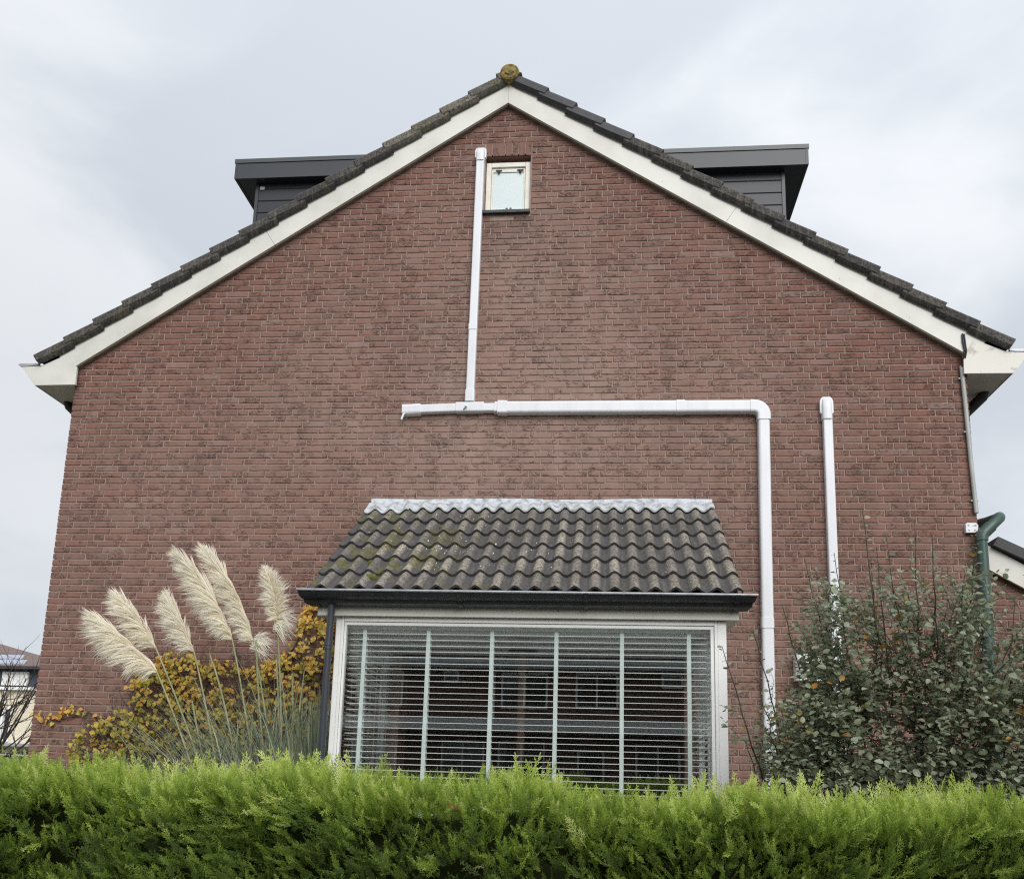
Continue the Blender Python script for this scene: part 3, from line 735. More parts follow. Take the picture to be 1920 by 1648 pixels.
# ---------------- venetian blinds
def blind(label, p0, p1, zt, zb, tapes, side):
    b = thing('venetian_blind', label, 'blind', 'venetian blinds in the bay window')
    p0, p1 = Vector(p0), Vector(p1); d = (p1 - p0); ln = d.length; d.normalize(); n = Vector((-d.y, d.x)) * side
    def quadbox(mb, a, b2, w0, w1, z0, z1, tilt=0.):
        vs = []
        for q in (a, b2):
            for w, z_ in ((w0, z0 + tilt), (w1, z0 - tilt), (w1, z1 - tilt), (w0, z1 + tilt)):
                pt = p0 + d * q + n * w; vs.append((pt.x, pt.y, z_))
        mb.add(vs, [(0, 1, 2, 3), (4, 7, 6, 5), (0, 4, 5, 1), (1, 5, 6, 2), (2, 6, 7, 3), (3, 7, 4, 0)])
    h = MB(); quadbox(h, 0, ln, -.026, .026, zt, zt + .045); h.build('headrail', M['blind'], b)
    z_ = zt - .03; me = None; first = None
    while z_ > zb:
        if me is None:
            s = MB(); quadbox(s, 0, ln, -.025, .025, -.0020, .0020, -.0012); me = s.mesh('slat', M['blind'])
        o = link('slat', me, b); o.location = (0, 0, z_ + random.uniform(-.001, .001)); o.rotation_euler = (random.uniform(-.002, .002) * 0, 0, 0)
        z_ -= .0436
    for q in tapes:
        t = MB(); quadbox(t, q - .0145, q + .0145, -.0275, -.0265, zb, zt); quadbox(t, q - .0145, q + .0145, .0265, .0275, zb, zt); t.build('ladder_tape', M['tape'], b)
    return b
blind('wide white venetian blind with six ladder tapes across the front of the bay', (3.372, -1.455), (6.012, -1.455), 2.585, .92, [.111, .595, 1.073, 1.55, 2.03, 2.513], 1)
blind('short white venetian blind on the left return of the bay', (3.385, -1.36), (3.385, -.12), 2.585, .92, [.2, .62, 1.05], -1)
blind('short white venetian blind on the right return of the bay', (6.035, -1.36), (6.035, -.12), 2.585, .92, [.2, .62, 1.05], 1)

# ------------------------------------------------------------------ trunking and pipes on the wall
duct = thing('cable_trunking', 'white plastic trunking running across the gable and down beside the bay', 'trunking')
P = lambda n, mb: mb.build(n, M['pvc'], duct)
P('duct', MB().sweep([(3.987, 5.06), (3.995, 6.3), (4.0, 7.585)], .080, .065, .012))
def wall_cap(x, z0, zt, w, d):
    a = MB(); h = zt - z0      # flange against the wall
    q = [(-.5, .0), (-.5, .72), (-.42, .9), (-.28, 1.), (.28, 1.), (.42, .9), (.5, .72), (.5, .0), (.36, -.12), (-.36, -.12)]
    a.prism([(x + u * w * 1.38, z0 + .25 * h + v * h * .75) for u, v in q], -.040, -.001)
    b = MB(); n = 8; rings = [(z0 - .02, d * 1.06, w * 1.05), (z0 + h * .35, d * 1.06, w * 1.05)] + [(z0 + h * (.35 + .60 * math.sin(t)), .035 + (d * 1.06 - .035) * math.cos(t), w * (1.05 - .25 * (1 - math.cos(t)))) for t in [math.pi / 2 * k / n for k in range(1, n + 1)]]
    vs = []; cs = [(-.5, 0), (-.5, .72), (-.44, .90), (-.30, 1.), (.30, 1.), (.44, .90), (.5, .72), (.5, 0)]; m_ = len(cs)
    for z_, dd, ww in rings: vs += [(x + u * ww, -dd * v, z_) for u, v in cs]
    b.add(vs, [(i * m_ + j, i * m_ + j + 1, (i + 1) * m_ + j + 1, (i + 1) * m_ + j) for i in range(len(rings) - 1) for j in range(m_ - 1)], True); b.add(vs, [tuple(range(m_)), tuple(range(len(vs) - m_, len(vs)))])
    return a, b
for q in wall_cap(4.0, 7.555, 7.69, .082, .070): P('end_cap', q)
P('coupler', MB().sweep([(3.9895, 5.715), (3.9905, 5.775)], .086, .069, .012))
P('tee', MB().sweep([(3.987, 4.985), (3.987, 5.02), (3.987, 5.10)], .092, .072, .014)); P('tee', MB().sweep([(3.86, 4.926), (4.125, 4.927)], .096, .0745, .014))
P('duct', MB().sweep([(3.40, 4.912), (3.862, 4.925)], .082, .065, .012)); P('duct', MB().sweep([(4.12, 4.924), (4.262, 4.924)], .080, .066, .012))
P('end_cap', MB().sweep([(3.345, 4.908), (3.36, 4.908), (3.40, 4.909), (3.52, 4.915)], .108, .076, .03))
P('reducer', MB().sweep([(4.225, 4.924), (4.255, 4.921)], .100, .078, .014)); P('reducer', MB().sweep([(4.256, 4.921), (4.345, 4.919)], .128, .088, .016))
P('duct', MB().sweep([(4.34, 4.919), (5.2, 4.915), (6.62, 4.908)], .116, .080, .022))
P('coupler', MB().sweep([(5.918, 4.912), (5.995, 4.912)], .124, .085, .022))
el = [(6.585, 4.908), (6.62, 4.908)] + [(6.62 + .087 * math.sin(a), 4.908 - .087 + .087 * math.cos(a)) for a in [math.pi / 2 * k / 6 for k in range(1, 7)]] + [(6.707, 4.775)]
P('elbow', MB().sweep(el, .122, .086, .022))
P('duct', MB().sweep([(6.705, 4.80), (6.694, 3.5), (6.686, 2.2), (6.682, .3)], .104, .080, .022))
for z_ in (2.90, 1.92): P('coupler', MB().sweep([(6.690, z_ - .045), (6.690, z_ + .045)], .112, .085, .022))
t = MB().tube([(3.372, -.06, 4.875), (3.36, -.07, 4.85), (3.345, -.075, 4.80)], .010, 8); P('drain_stub', t)
t = MB().tube([(3.945, -.060, 4.905), (3.965, -.105, 4.925)], .012, 8); P('drain_stub', t)
MB().tube([(3.940, -.085, 4.896), (3.9415, -.087, 4.897)], .007, 6).build('stub_hole', M['black'], duct)
duct2 = thing('cable_trunking', 'separate white plastic trunking rising behind the green shrub to a rounded cap', 'trunking')
MB().sweep([(7.275, 4.80), (7.272, 3.5), (7.27, .3)], .082, .060, .012).build('duct', M['pvc'], duct2)
for q in wall_cap(7.272, 4.80, 4.998, .085, .068): q.build('end_cap', M['pvc'], duct2)

cn = thing('conduit', 'thin grey conduit with clips at the right edge of the gable', 'conduit')
MB().tube([(8.478, -.028, 5.285), (8.490, -.026, 4.9), (8.502, -.024, 4.4), (8.517, -.028, 3.905)], .0185, 10).build('pipe', M['grey'], cn)
for z_, x in ((5.17, 8.480), (4.66, 8.495), (4.02, 8.513)):
    MB().box(x - .032, x + .030, -.024, -.002, z_ - .006, z_ + .006).build('clip', M['grey'], cn)
cb = thing('cable', 'pair of black cables hanging from the verge above the grey conduit', 'cable')
MB().tube([(8.486, -.082, 5.575), (8.485, -.086, 5.50), (8.496, -.085, 5.42), (8.486, -.080, 5.36), (8.478, -.04, 5.27)], .0085, 8).build('cable_run', M['black'], cb)
MB().tube([(8.500, -.084, 5.57), (8.503, -.088, 5.48), (8.508, -.088, 5.40), (8.498, -.07, 5.34), (8.482, -.035, 5.27)], .0075, 8).build('cable_run', M['black'], cb)

gp = thing('green_downpipe', 'dark green plastic downpipe with an angled bend at the right corner', 'downpipe')
MB().tube([(8.70, .75, 3.98), (8.71, .25, 3.90), (8.712, .02, 3.872)], .046, 14).build('branch', M['green'], gp)
MB().tube([(8.712, .06, 3.875), (8.708, -.03, 3.868), (8.695, -.058, 3.855), (8.60, -.075, 3.765)], [.046, .047, .047, .047], 14).build('branch', M['green'], gp)
MB().tube([(8.612, -.074, 3.775), (8.545, -.085, 3.712), (8.524, -.088, 3.68), (8.522, -.088, 3.64)], .053, 14).build('bend', M['green'], gp)
MB().tube([(8.522, -.088, 3.66), (8.516, -.09, 2.6), (8.516, -.09, .05)], .0445, 14).build('pipe', M['green'], gp)
jb = thing('junction_box', 'small white junction box left of the green downpipe bend', 'junction box')
MB().prism([(8.413, 3.725), (8.413, 3.80), (8.425, 3.812), (8.500, 3.812), (8.521, 3.785), (8.521, 3.760), (8.490, 3.726)], -.045, -.002).build('box_body', M['pvc'], jb)
jl = MB()
for x, z_ in ((8.435, 3.79), (8.437, 3.745), (8.495, 3.79), (8.487, 3.745)): jl.tube([(x, -.047, z_), (x, -.044, z_)], .009, 8)
jl.build('knockout', M['grey'], jb)
vb = thing('wall_vent', 'white vent hood on the wall half hidden behind the shrub', 'vent')
hb = MB().sweep([(7.03, 2.40), (7.03, 2.56), (7.03, 2.63)], .245, .13, .05); hb.build('hood', M['frame'], vb)
for k in range(4): MB().box(6.925, 7.135, -.135, -.131, 2.43 + k * .035, 2.445 + k * .035).build('louvre', M['black'], vb)

# ------------------------------------------------------------------ annex on the right
an = thing('brick_annex', 'low brick annex with black tiled verge beyond the right corner', 'annex')
AY = .25; sl2 = -.585; bz = lambda x: 3.445 + (x - 8.67) * sl2      # lower edge of its verge board
wl = MB().add([(8.54, AY + .009, 0), (11.6, AY + .009, 0), (11.6, AY + .009, bz(11.6)), (8.54, AY + .009, bz(8.54) + .02)], [(0, 1, 2, 3)]).build('annex_wall', M['mortar'], an)
z = 1.5; row = 0
while z < bz(8.54):
    x = 8.545 + (.11 if row % 2 else 0) - .05
    while x < 9.65:
        w = .21; l = max(x, 8.545); r_ = x + w; lim = 8.67 + (z + .02 - 3.445) / sl2
        if r_ > lim + .09: r_ = lim + .09
        if r_ - l > .04:
            vs, fs = brick_geo(round(r_ - l, 3), .0515); me = MB().add(vs, fs).mesh('brick', M['brick']) if r_ - l != w else brick_mesh(.21, .0515)
            if 'rnd' not in me.attributes: fattr(me, 'rnd', [random.random()] * len(vs))
            o = link('brick', me, wl); o.location = ((l + r_) / 2, AY, z + H / 2)
        x += .2205
    z += H; row += 1
c2 = 1 / math.hypot(1, sl2); s2 = sl2 * c2
def ap(x, n): return (x - n * s2, bz(x) + n * c2)
MB().prism([ap(8.56, 0), ap(11.6, 0), ap(11.6, .19), ap(8.56, .19)], AY - .07, AY - .04).build('verge_board', M['white'], an)
for k in range(9):
    x = 8.60 + k * .30; q = [ap(x, .175 + .02), ap(x + .34, .175 + .045), ap(x + .34, .31), ap(x, .285)]
    MB().prism(q, AY - .13, AY + .22).build('roof_tile', M['newtile'], an)
q = [ap(8.55, .2), ap(11.5, .2), ap(11.5, .26), ap(8.55, .26)]; MB().prism(q, AY + .221, 6).build('roof', M['newtile'], an)
MB().prism([(11.5, 0), (11.6, 0), (11.6, 1.75), (11.5, 1.75)], AY + .05, 6).build('side_wall', M['brick'], an)

# ------------------------------------------------------------------ background left
bh = thing('cream_house', 'pale cream brick house with red-brown roof and solar panels far behind on the left', 'house')
BYF = 30.
MB().box(-42, -18.8, BYF, BYF + 10, 0, 4.58).build('wall', M['creambrick'], bh)
MB().box(-42, -18.8, BYF, BYF + 10, 4.60, 5.38).build('upper_wall', M['navy'], bh)
rf = MB().add([(-42.4, BYF - .4, 5.42), (-18.4, BYF - .4, 5.42), (-18.4, BYF + 10.4, 5.42), (-42.4, BYF + 10.4, 5.42), (-34, BYF + 5, 7.7), (-26.6, BYF + 5, 7.7)], [(0, 1, 5, 4), (1, 2, 5), (2, 3, 4, 5), (3, 0, 4), (0, 3, 2, 1)])
rfo = rf.build('roof', M['redroof'], bh)
MB().box(-42.5, -18.3, BYF - .52, BYF - .41, 5.33, 5.45).build('gutter', M['anthra'], bh)
MB().box(-20.36, -19.2, BYF - .12, BYF - .01, 4.66, 5.24).build('shutter', M['frame'], bh)
MB().box(-20.36, -19.2, BYF - .14, BYF - .121, 5.12, 5.20).build('shutter_box', M['white'], bh)
MB().box(-42, -18.75, BYF - .25, BYF - .01, 4.46, 4.585).build('ledge', M['frame'], bh)
for x in (-19.76, -20.45):
    wf = MB().box(x - .32, x, BYF - .06, BYF - .01, 2.3, 3.72).build('window', M['frame'], bh); MB().box(x - .26, x - .06, BYF - .08, BYF - .061, 2.4, 3.64).build('pane', M['darkglass'], wf)
MB().tube([(-20.10, BYF - .12, 4.4), (-20.14, BYF - .12, 1.0)], .06, 8).build('downpipe', M['frame'], bh)
MB().box(-20.6, -18.3, BYF - .9, BYF - .01, 2.10, 2.22).build('canopy', M['lip'], bh)
MB().box(-19.05, -18.85, BYF - .05, BYF - .01, 1.2, 1.9).build('door_pane', M['darkglass'], bh)
for (x0, x1, a, b) in ((-21.9, -19.45, .12, .30), (-21.9, -20.05, .36, .55)):
    f = lambda x, k: (x, BYF - .4 + 5.4 * k * .5, 5.47 + 2.28 * k * .5)
    MB().add([f(x0, a), f(x1, a), f(x1 - .2, b), f(x0, b)] + [(p[0], p[1], p[2] - .08) for p in (f(x0, a), f(x1, a), f(x1 - .2, b), f(x0, b))], [(0, 1, 2, 3), (4, 5, 1, 0), (5, 6, 2, 1), (6, 7, 3, 2), (7, 4, 0, 3)]).build('solar_panel', M['solar'], bh)

# parked car glimpsed over the hedge
car = thing('parked_car', 'silver parked car just showing over the hedge at far left', 'car')
cx, cy = -13.0, 18.0
body = MB().prismx([(cy - .95, .35), (cy - .95, .95), (cy - .85, 1.02), (cy + .85, 1.02), (cy + .95, .95), (cy + .95, .35)], cx - 2.2, cx + 2.2).build('body', M['carpaint'], car)
cab = MB(); bot = [(cx - 1.5, cy - .85, 1.02), (cx + 1.7, cy - .85, 1.02), (cx + 1.7, cy + .85, 1.02), (cx - 1.5, cy + .85, 1.02)]; top = [(cx - .9, cy - .66, 1.66), (cx + 1.2, cy - .66, 1.66), (cx + 1.2, cy + .66, 1.66), (cx - .9, cy + .66, 1.66)]
cab.add(bot + top, [(0, 1, 5, 4), (1, 2, 6, 5), (2, 3, 7, 6), (3, 0, 4, 7)]); cab.build('windows', M['darkglass'], car)
MB().box(cx - .98, cx + 1.28, cy - .70, cy + .70, 1.655, 1.70, .015).build('car_roof', M['carpaint'], car)
for s in (-1, 1): MB().tube([(cx - .9, cy + s * .6, 1.74), (cx + 1.2, cy + s * .6, 1.74)], .015, 6).build('roof_rail', M['black'], car)
for dx in (-1.4, 1.4):
    for s in (-1, 1):
        MB().tube([(cx + dx, cy + s * .78, .33), (cx + dx, cy + s * .97, .33)], .33, 20).build('wheel', M['black'], car)

# ------------------------------------------------------------------ terrace across the street (seen mirrored in the bay window)
op = thing('terraced_houses', 'brick terrace across the street mirrored in the bay window glass', 'house row')
OY = -23.1
ow = MB(); ow.box(-30, 35, OY - 9, OY, 0, 4.80); ow.build('wall', M['oppbrick'], op)
MB().add([(-30.5, OY + .4, 4.75), (35.5, OY + .4, 4.75), (35.5, OY - 4.5, 8.2), (-30.5, OY - 4.5, 8.2), (-30.5, OY - 9.4, 4.75), (35.5, OY - 9.4, 4.75)], [(0, 1, 2, 3), (3, 2, 5, 4), (0, 3, 4), (1, 5, 2)]).build('roof', M['opproof'], op)
rb = MB()
for k in range(14):
    s = k / 14; rb.add([(-30.5, OY + .4 - 4.9 * s + .02, 4.75 + 3.45 * s + .04), (35.5, OY + .4 - 4.9 * s + .02, 4.75 + 3.45 * s + .04), (35.5, OY + .4 - 4.9 * s, 4.75 + 3.45 * s - .02), (-30.5, OY + .4 - 4.9 * s, 4.75 + 3.45 * s - .02)], [(0, 1, 2, 3)])
tag(rb.build('tile_courses', M['newtile'], op), kind='stuff')
MB().box(-30.5, 35.5, OY + .38, OY + .55, 4.62, 4.78).build('gutter', M['lip'], op)
MB().box(-30, 35, OY + .002, OY + 1.1, 2.74, 3.10).build('canopy', M['frame'], op)
def owin(x0, x1, z0, z1, mull=1):
    f = MB().box(x0, x1, OY + .002, OY + .07, z0, z1).build('window', M['frame'], op); n = mull + 1; w = (x1 - x0 - .06 * (n + 1)) / n
    for i in range(n): a = x0 + .06 + i * (w + .06); MB().box(a, a + w, OY + .071, OY + .08, z0 + .07, z1 - .07).build('pane', M['darkglass'], f)
for x0, x1, z0, z1, mu in ((2.2, 3.6, 3.46, 4.54, 1), (4.43, 5.7, 3.5, 4.56, 1), (.44, .9, 4.2, 4.56, 0), (6.97, 7.6, 4.15, 4.56, 0), (-2.2, -.8, 3.46, 4.54, 1), (9.2, 10.6, 3.46, 4.54, 1), (-5, -3.6, 3.46, 4.54, 1), (11.5, 12.8, 3.46, 4.54, 1),
                       (.45, 1.75, 1.0, 2.5, 1), (2.15, 3.55, .5, 2.5, 1), (6.2, 7.5, 1.0, 2.5, 1), (-2.3, -.9, 1.0, 2.5, 1), (4.5, 5.3, .1, 2.3, 0), (9.2, 10.4, 1.0, 2.5, 1)): owin(x0, x1, z0, z1, mu)
MB().tube([(1.98, OY + .1, 4.6), (1.98, OY + .1, 3.11)], .045, 8).build('downpipe', M['frame'], op)

# ------------------------------------------------------------------ vegetation helpers
def np_leaves(Pc, Dr, Nr, size, asp, fold=.25, curl=.25, heart=0.):
    # Pc base points, Dr leaf axis, Nr leaf normal (n,3) -> V,F(tri) of a folded, slightly curled oval leaf
    n = len(Pc); Dr = Dr / np.linalg.norm(Dr, axis=1, keepdims=True)
    S = np.cross(Dr, Nr); S /= np.linalg.norm(S, axis=1, keepdims=True) + 1e-9; Nn = np.cross(S, Dr)
    prof = [(0, 0, 0), (.12 - .18 * heart, .30 + .15 * heart, .08), (.42, .50, .12), (.78, .32, .05), (1.0, 0, -.12)]
    size = size[:, None]; asp = np.asarray(asp)[:, None] if np.ndim(asp) else asp
    mid = [Pc + Dr * size * t - Nn * size * (curl * t * t) for t in (0, .42, 1.)]
    def pt(t, w, sgn): return Pc + Dr * size * t + S * size * asp * w * sgn + Nn * size * (fold * w - curl * t * t)
    vs = [mid[0], mid[1], mid[2]] + [pt(*p[:2], 1) for p in prof[1:4]] + [pt(*p[:2], -1) for p in prof[1:4]]
    V = np.stack(vs, 1).reshape(-1, 3)
    F = np.array([(0, 3, 1), (3, 4, 1), (4, 5, 1), (5, 2, 1), (0, 1, 6), (6, 1, 7), (7, 1, 8), (8, 1, 2)])
    F = (np.arange(n) * 9)[:, None, None] + F[None]
    return V, F.reshape(-1, 3), 9

def unit(a): return a / (np.linalg.norm(a, axis=-1, keepdims=True) + 1e-9)

def leaf_set(parent, Pc, Dr, Nr, size, asp, rnd, mat, name='leaf', nobj=300, heart=0., fold=.25, curl=.25):
    # leaves nearest to the viewer side become objects, the rest one mesh
    d = np.linalg.norm(Pc - np.array(CAM), axis=1); key = size / d + rng.normal(0, .0008, len(size)) - (Pc[:, 1] > np.median(Pc[:, 1])) * .01
    idx = np.argsort(-key); big, rest_ = idx[:nobj], idx[nobj:]
    lib_ = []
    for k in range(8):
        V, F, _ = np_leaves(np.zeros((1, 3)), np.array([[0, 1., 0]]), np.array([[0, 0, 1.]]), np.ones(1), rng.uniform(.85, 1.1) * asp, fold * rng.uniform(.6, 1.5), curl * rng.uniform(.3, 1.7), heart)
        lib_.append((V, F))
    ms_ = {}
    for i in big:
        q = round(float(rnd[i]) * 12) / 12; k = int(rng.integers(8)); kk = (k, q)
        if kk not in ms_: ms_[kk] = np_mesh(name, lib_[k][0], lib_[k][1], mat, False, rnd=np.full(9, q))
        y = Vector(Dr[i]).normalized(); x = y.cross(Vector(Nr[i])).normalized(); z_ = x.cross(y)
        mm = Matrix((x, y, z_)).transposed().to_4x4() @ Matrix.Scale(float(size[i]), 4); mm.translation = Pc[i]
        o = link(name, ms_[kk], parent); o.matrix_world = mm
    V, F, k = np_leaves(Pc[rest_], Dr[rest_], Nr[rest_], size[rest_], asp * rng.uniform(.85, 1.15, len(rest_)), fold, curl, heart)
    me = np_mesh('foliage', V, F, mat, False, rnd=np.repeat(rnd[rest_], k)); tag(link('foliage', me, parent), kind='stuff')

def in_poly(x, z, poly):
    c = np.zeros(len(x), bool); n = len(poly)
    for i in range(n):
        (x1, z1), (x2, z2) = poly[i], poly[(i + 1) % n]
        c ^= ((z1 > z) != (z2 > z)) & (x < (x2 - x1) * (z - z1) / (z2 - z1 + 1e-12) + x1)
    return c

def np_ribbons(pts, wid, side):      # pts (n,k,3), wid (n,k), side (n,3) -> quads
    n, k, _ = pts.shape
    s = side[:, None, :] * wid[:, :, None] / 2
    V = np.stack([pts - s, pts + s], 2).reshape(-1, 3)
    b = (np.arange(n) * 2 * k)[:, None] + np.arange(k - 1)[None] * 2
    F = np.stack([b, b + 1, b + 3, b + 2], -1).reshape(-1, 4); return V, F

# ------------------------------------------------------------------ climbing plant on the wall
M['vleaf'] = leaf_material('yellow_autumn_leaf', [(0, (.09, .125, .028)), (.22, (.26, .28, .045)), (.5, (.55, .46, .08)), (.72, (.75, .50, .11)), (1, (.62, .25, .06))], .55, .3)
vine = thing('climbing_plant', 'climber with yellow autumn leaves spread over the brick wall left of the bay', 'climbing plant')
poly = [(.90, 2.30), (1.0, 2.07), (.75, 1.95), (.5, 1.84), (.50, 1.60), (.55, 1.30), (2.95, 1.30), (2.95, 2.98), (2.72, 3.02), (2.60, 3.0), (2.52, 2.86), (2.45, 2.70), (2.36, 2.56), (2.24, 2.50), (2.1, 2.42), (1.89, 2.42), (1.70, 2.46), (1.55, 2.56), (1.38, 2.56), (1.20, 2.52), (1.05, 2.45)]
sh_ = lambda a, b, n: (rng.uniform(a, b, n))
n0 = 15000; X = sh_(.3, 3.2, n0); Z = sh_(1.3, 3.05, n0)
k = in_poly(X, Z, poly)
holes = [((2.80, 2.32), .10, .18), ((2.9, 2.72), .06, .2), ((.75, 1.74), .14, .09), ((.62, 1.83), .08, .03), ((2.85, 1.90), .12, .22), ((1.98, 2.32), .12, .08), ((2.30, 2.30), .08, .06), ((1.15, 2.05), .05, .05)]
for (hx, hz), rx, rz in holes: k &= ((X - hx) / rx) ** 2 + ((Z - hz) / rz) ** 2 > rng.uniform(.5, 1.3, n0)
clump = np.sin(X * 17 + 2 * np.sin(Z * 13)) * np.sin(Z * 19 + 1.5 * np.sin(X * 11))
k &= clump > rng.uniform(-.8, .75, n0)
X, Z = X[k][:3700], Z[k][:3700]
tend = []      # loose runners along the wall
for path, m_ in (([(.02, 1.96), (.22, 1.93), (.36, 2.03), (.55, 1.99), (.70, 1.92), (.9, 1.86), (1.1, 1.80)], 70), ([(1.62, 2.40), (1.72, 2.50), (1.86, 2.46), (1.95, 2.40)], 28), ([(1.98, 2.35), (2.1, 2.42), (2.15, 2.30)], 24), ([(.55, 1.75), (.75, 1.72), (.95, 1.66)], 26), ([(2.50, 2.9), (2.62, 3.02), (2.78, 2.98)], 40), ([(2.86, 2.75), (2.84, 2.5), (2.86, 2.3)], 30)):
    pth = np.array(path); t_ = rng.uniform(0, len(pth) - 1, m_); i = t_.astype(int); f = (t_ - i)[:, None]
    tend.append(pth[i] * (1 - f) + pth[np.minimum(i + 1, len(pth) - 1)] * f + rng.normal(0, .022, (m_, 2)))
T = np.concatenate(tend); X = np.concatenate([X, T[:, 0]]); Z = np.concatenate([Z, T[:, 1]]); n = len(X)
dep = rng.uniform(.02, .16, n) + .12 * np.clip((2.2 - Z) / .9, 0, 1) * rng.uniform(0, 1.4, n); dep[-len(T):] = rng.uniform(.02, .06, len(T))
Pc = np.stack([X, -dep, Z], 1)
Nr = unit(np.stack([rng.normal(0, .45, n), -np.ones(n), rng.normal(.45, .4, n)], 1)); Dr = unit(np.cross(Nr, rng.normal(0, 1, (n, 3)) + np.array([[.9, 0, 0]])))
Dr = np.where(Dr[:, 2:] > .3, -Dr, Dr)
rn = np.clip(rng.beta(2.2, 2.0, n) * .8 + .12 + .25 * np.clip(clump[:0].sum() + (Z - 1.9), -.5, .3) + (dep < .07) * .08 - (dep > .16) * .18, 0, 1); rn[-len(T):] = rng.uniform(.5, .95, len(T))
leaf_set(vine, Pc, Dr, Nr, rng.uniform(.024, .044, n), .95, rn, M['vleaf'], 'leaf', 300, heart=1., fold=.2, curl=.3)
vr = random.Random(5)
for st in ([(2.0, .4), (2.1, 1.3), (2.25, 2.0), (2.40, 2.55), (2.56, 2.86), (2.66, 3.00)], [(1.2, .5), (1.35, 1.3), (1.5, 1.9), (1.3, 2.3), (1.15, 2.42)], [(1.9, .5), (1.95, 1.5), (2.02, 2.1), (1.96, 2.45), (1.90, 2.66)], [(1.0, .6), (1.1, 1.5), (.9, 1.85), (.55, 2.0), (.25, 1.92), (.06, 1.95)], [(2.7, .5), (2.75, 1.4), (2.66, 2.2), (2.78, 2.55), (2.84, 2.68)], [(.9, .5), (.85, 1.4), (.7, 1.7), (.56, 1.76)], [(1.5, 1.9), (1.65, 2.25), (1.8, 2.45), (1.95, 2.40)], [(2.42, 2.50), (2.62, 2.70), (2.84, 2.84)]):
    pts = []
    for i in range(len(st) - 1):
        for j in range(5): f = j / 5; pts.append((st[i][0] * (1 - f) + st[i + 1][0] * f + vr.gauss(0, .006), -.025 + vr.gauss(0, .006), st[i][1] * (1 - f) + st[i + 1][1] * f + vr.gauss(0, .006)))
    MB().tube(pts, [.010 * (1 - .7 * i / len(pts)) + .002 for i in range(len(pts))], 6).build('stem', M['vinestem'], vine)
# bare fine twigs
m_ = 2600; a = np.stack([rng.uniform(.6, 3.1, m_), -rng.uniform(.01, .08, m_), rng.uniform(1.3, 2.5, m_)], 1); ok = in_poly(a[:, 0], a[:, 2] - .05, poly); a = a[ok]; m_ = len(a)
d = unit(np.stack([rng.normal(0, .8, m_), rng.normal(-.1, .1, m_), rng.normal(.4, .6, m_)], 1)) * rng.uniform(.08, .25, m_)[:, None]
t5 = np.linspace(0, 1, 5)[None, :, None]; pts = a[:, None] + d[:, None] * t5 + rng.normal(0, .006, (m_, 5, 3))
V, F = np_ribbons(pts, np.full((m_, 5), .0045), np.tile([[.7, 0, .7]], (m_, 1))); tag(link('twigs', np_mesh('twigs', V, F, M['vinestem']), vine), kind='stuff')

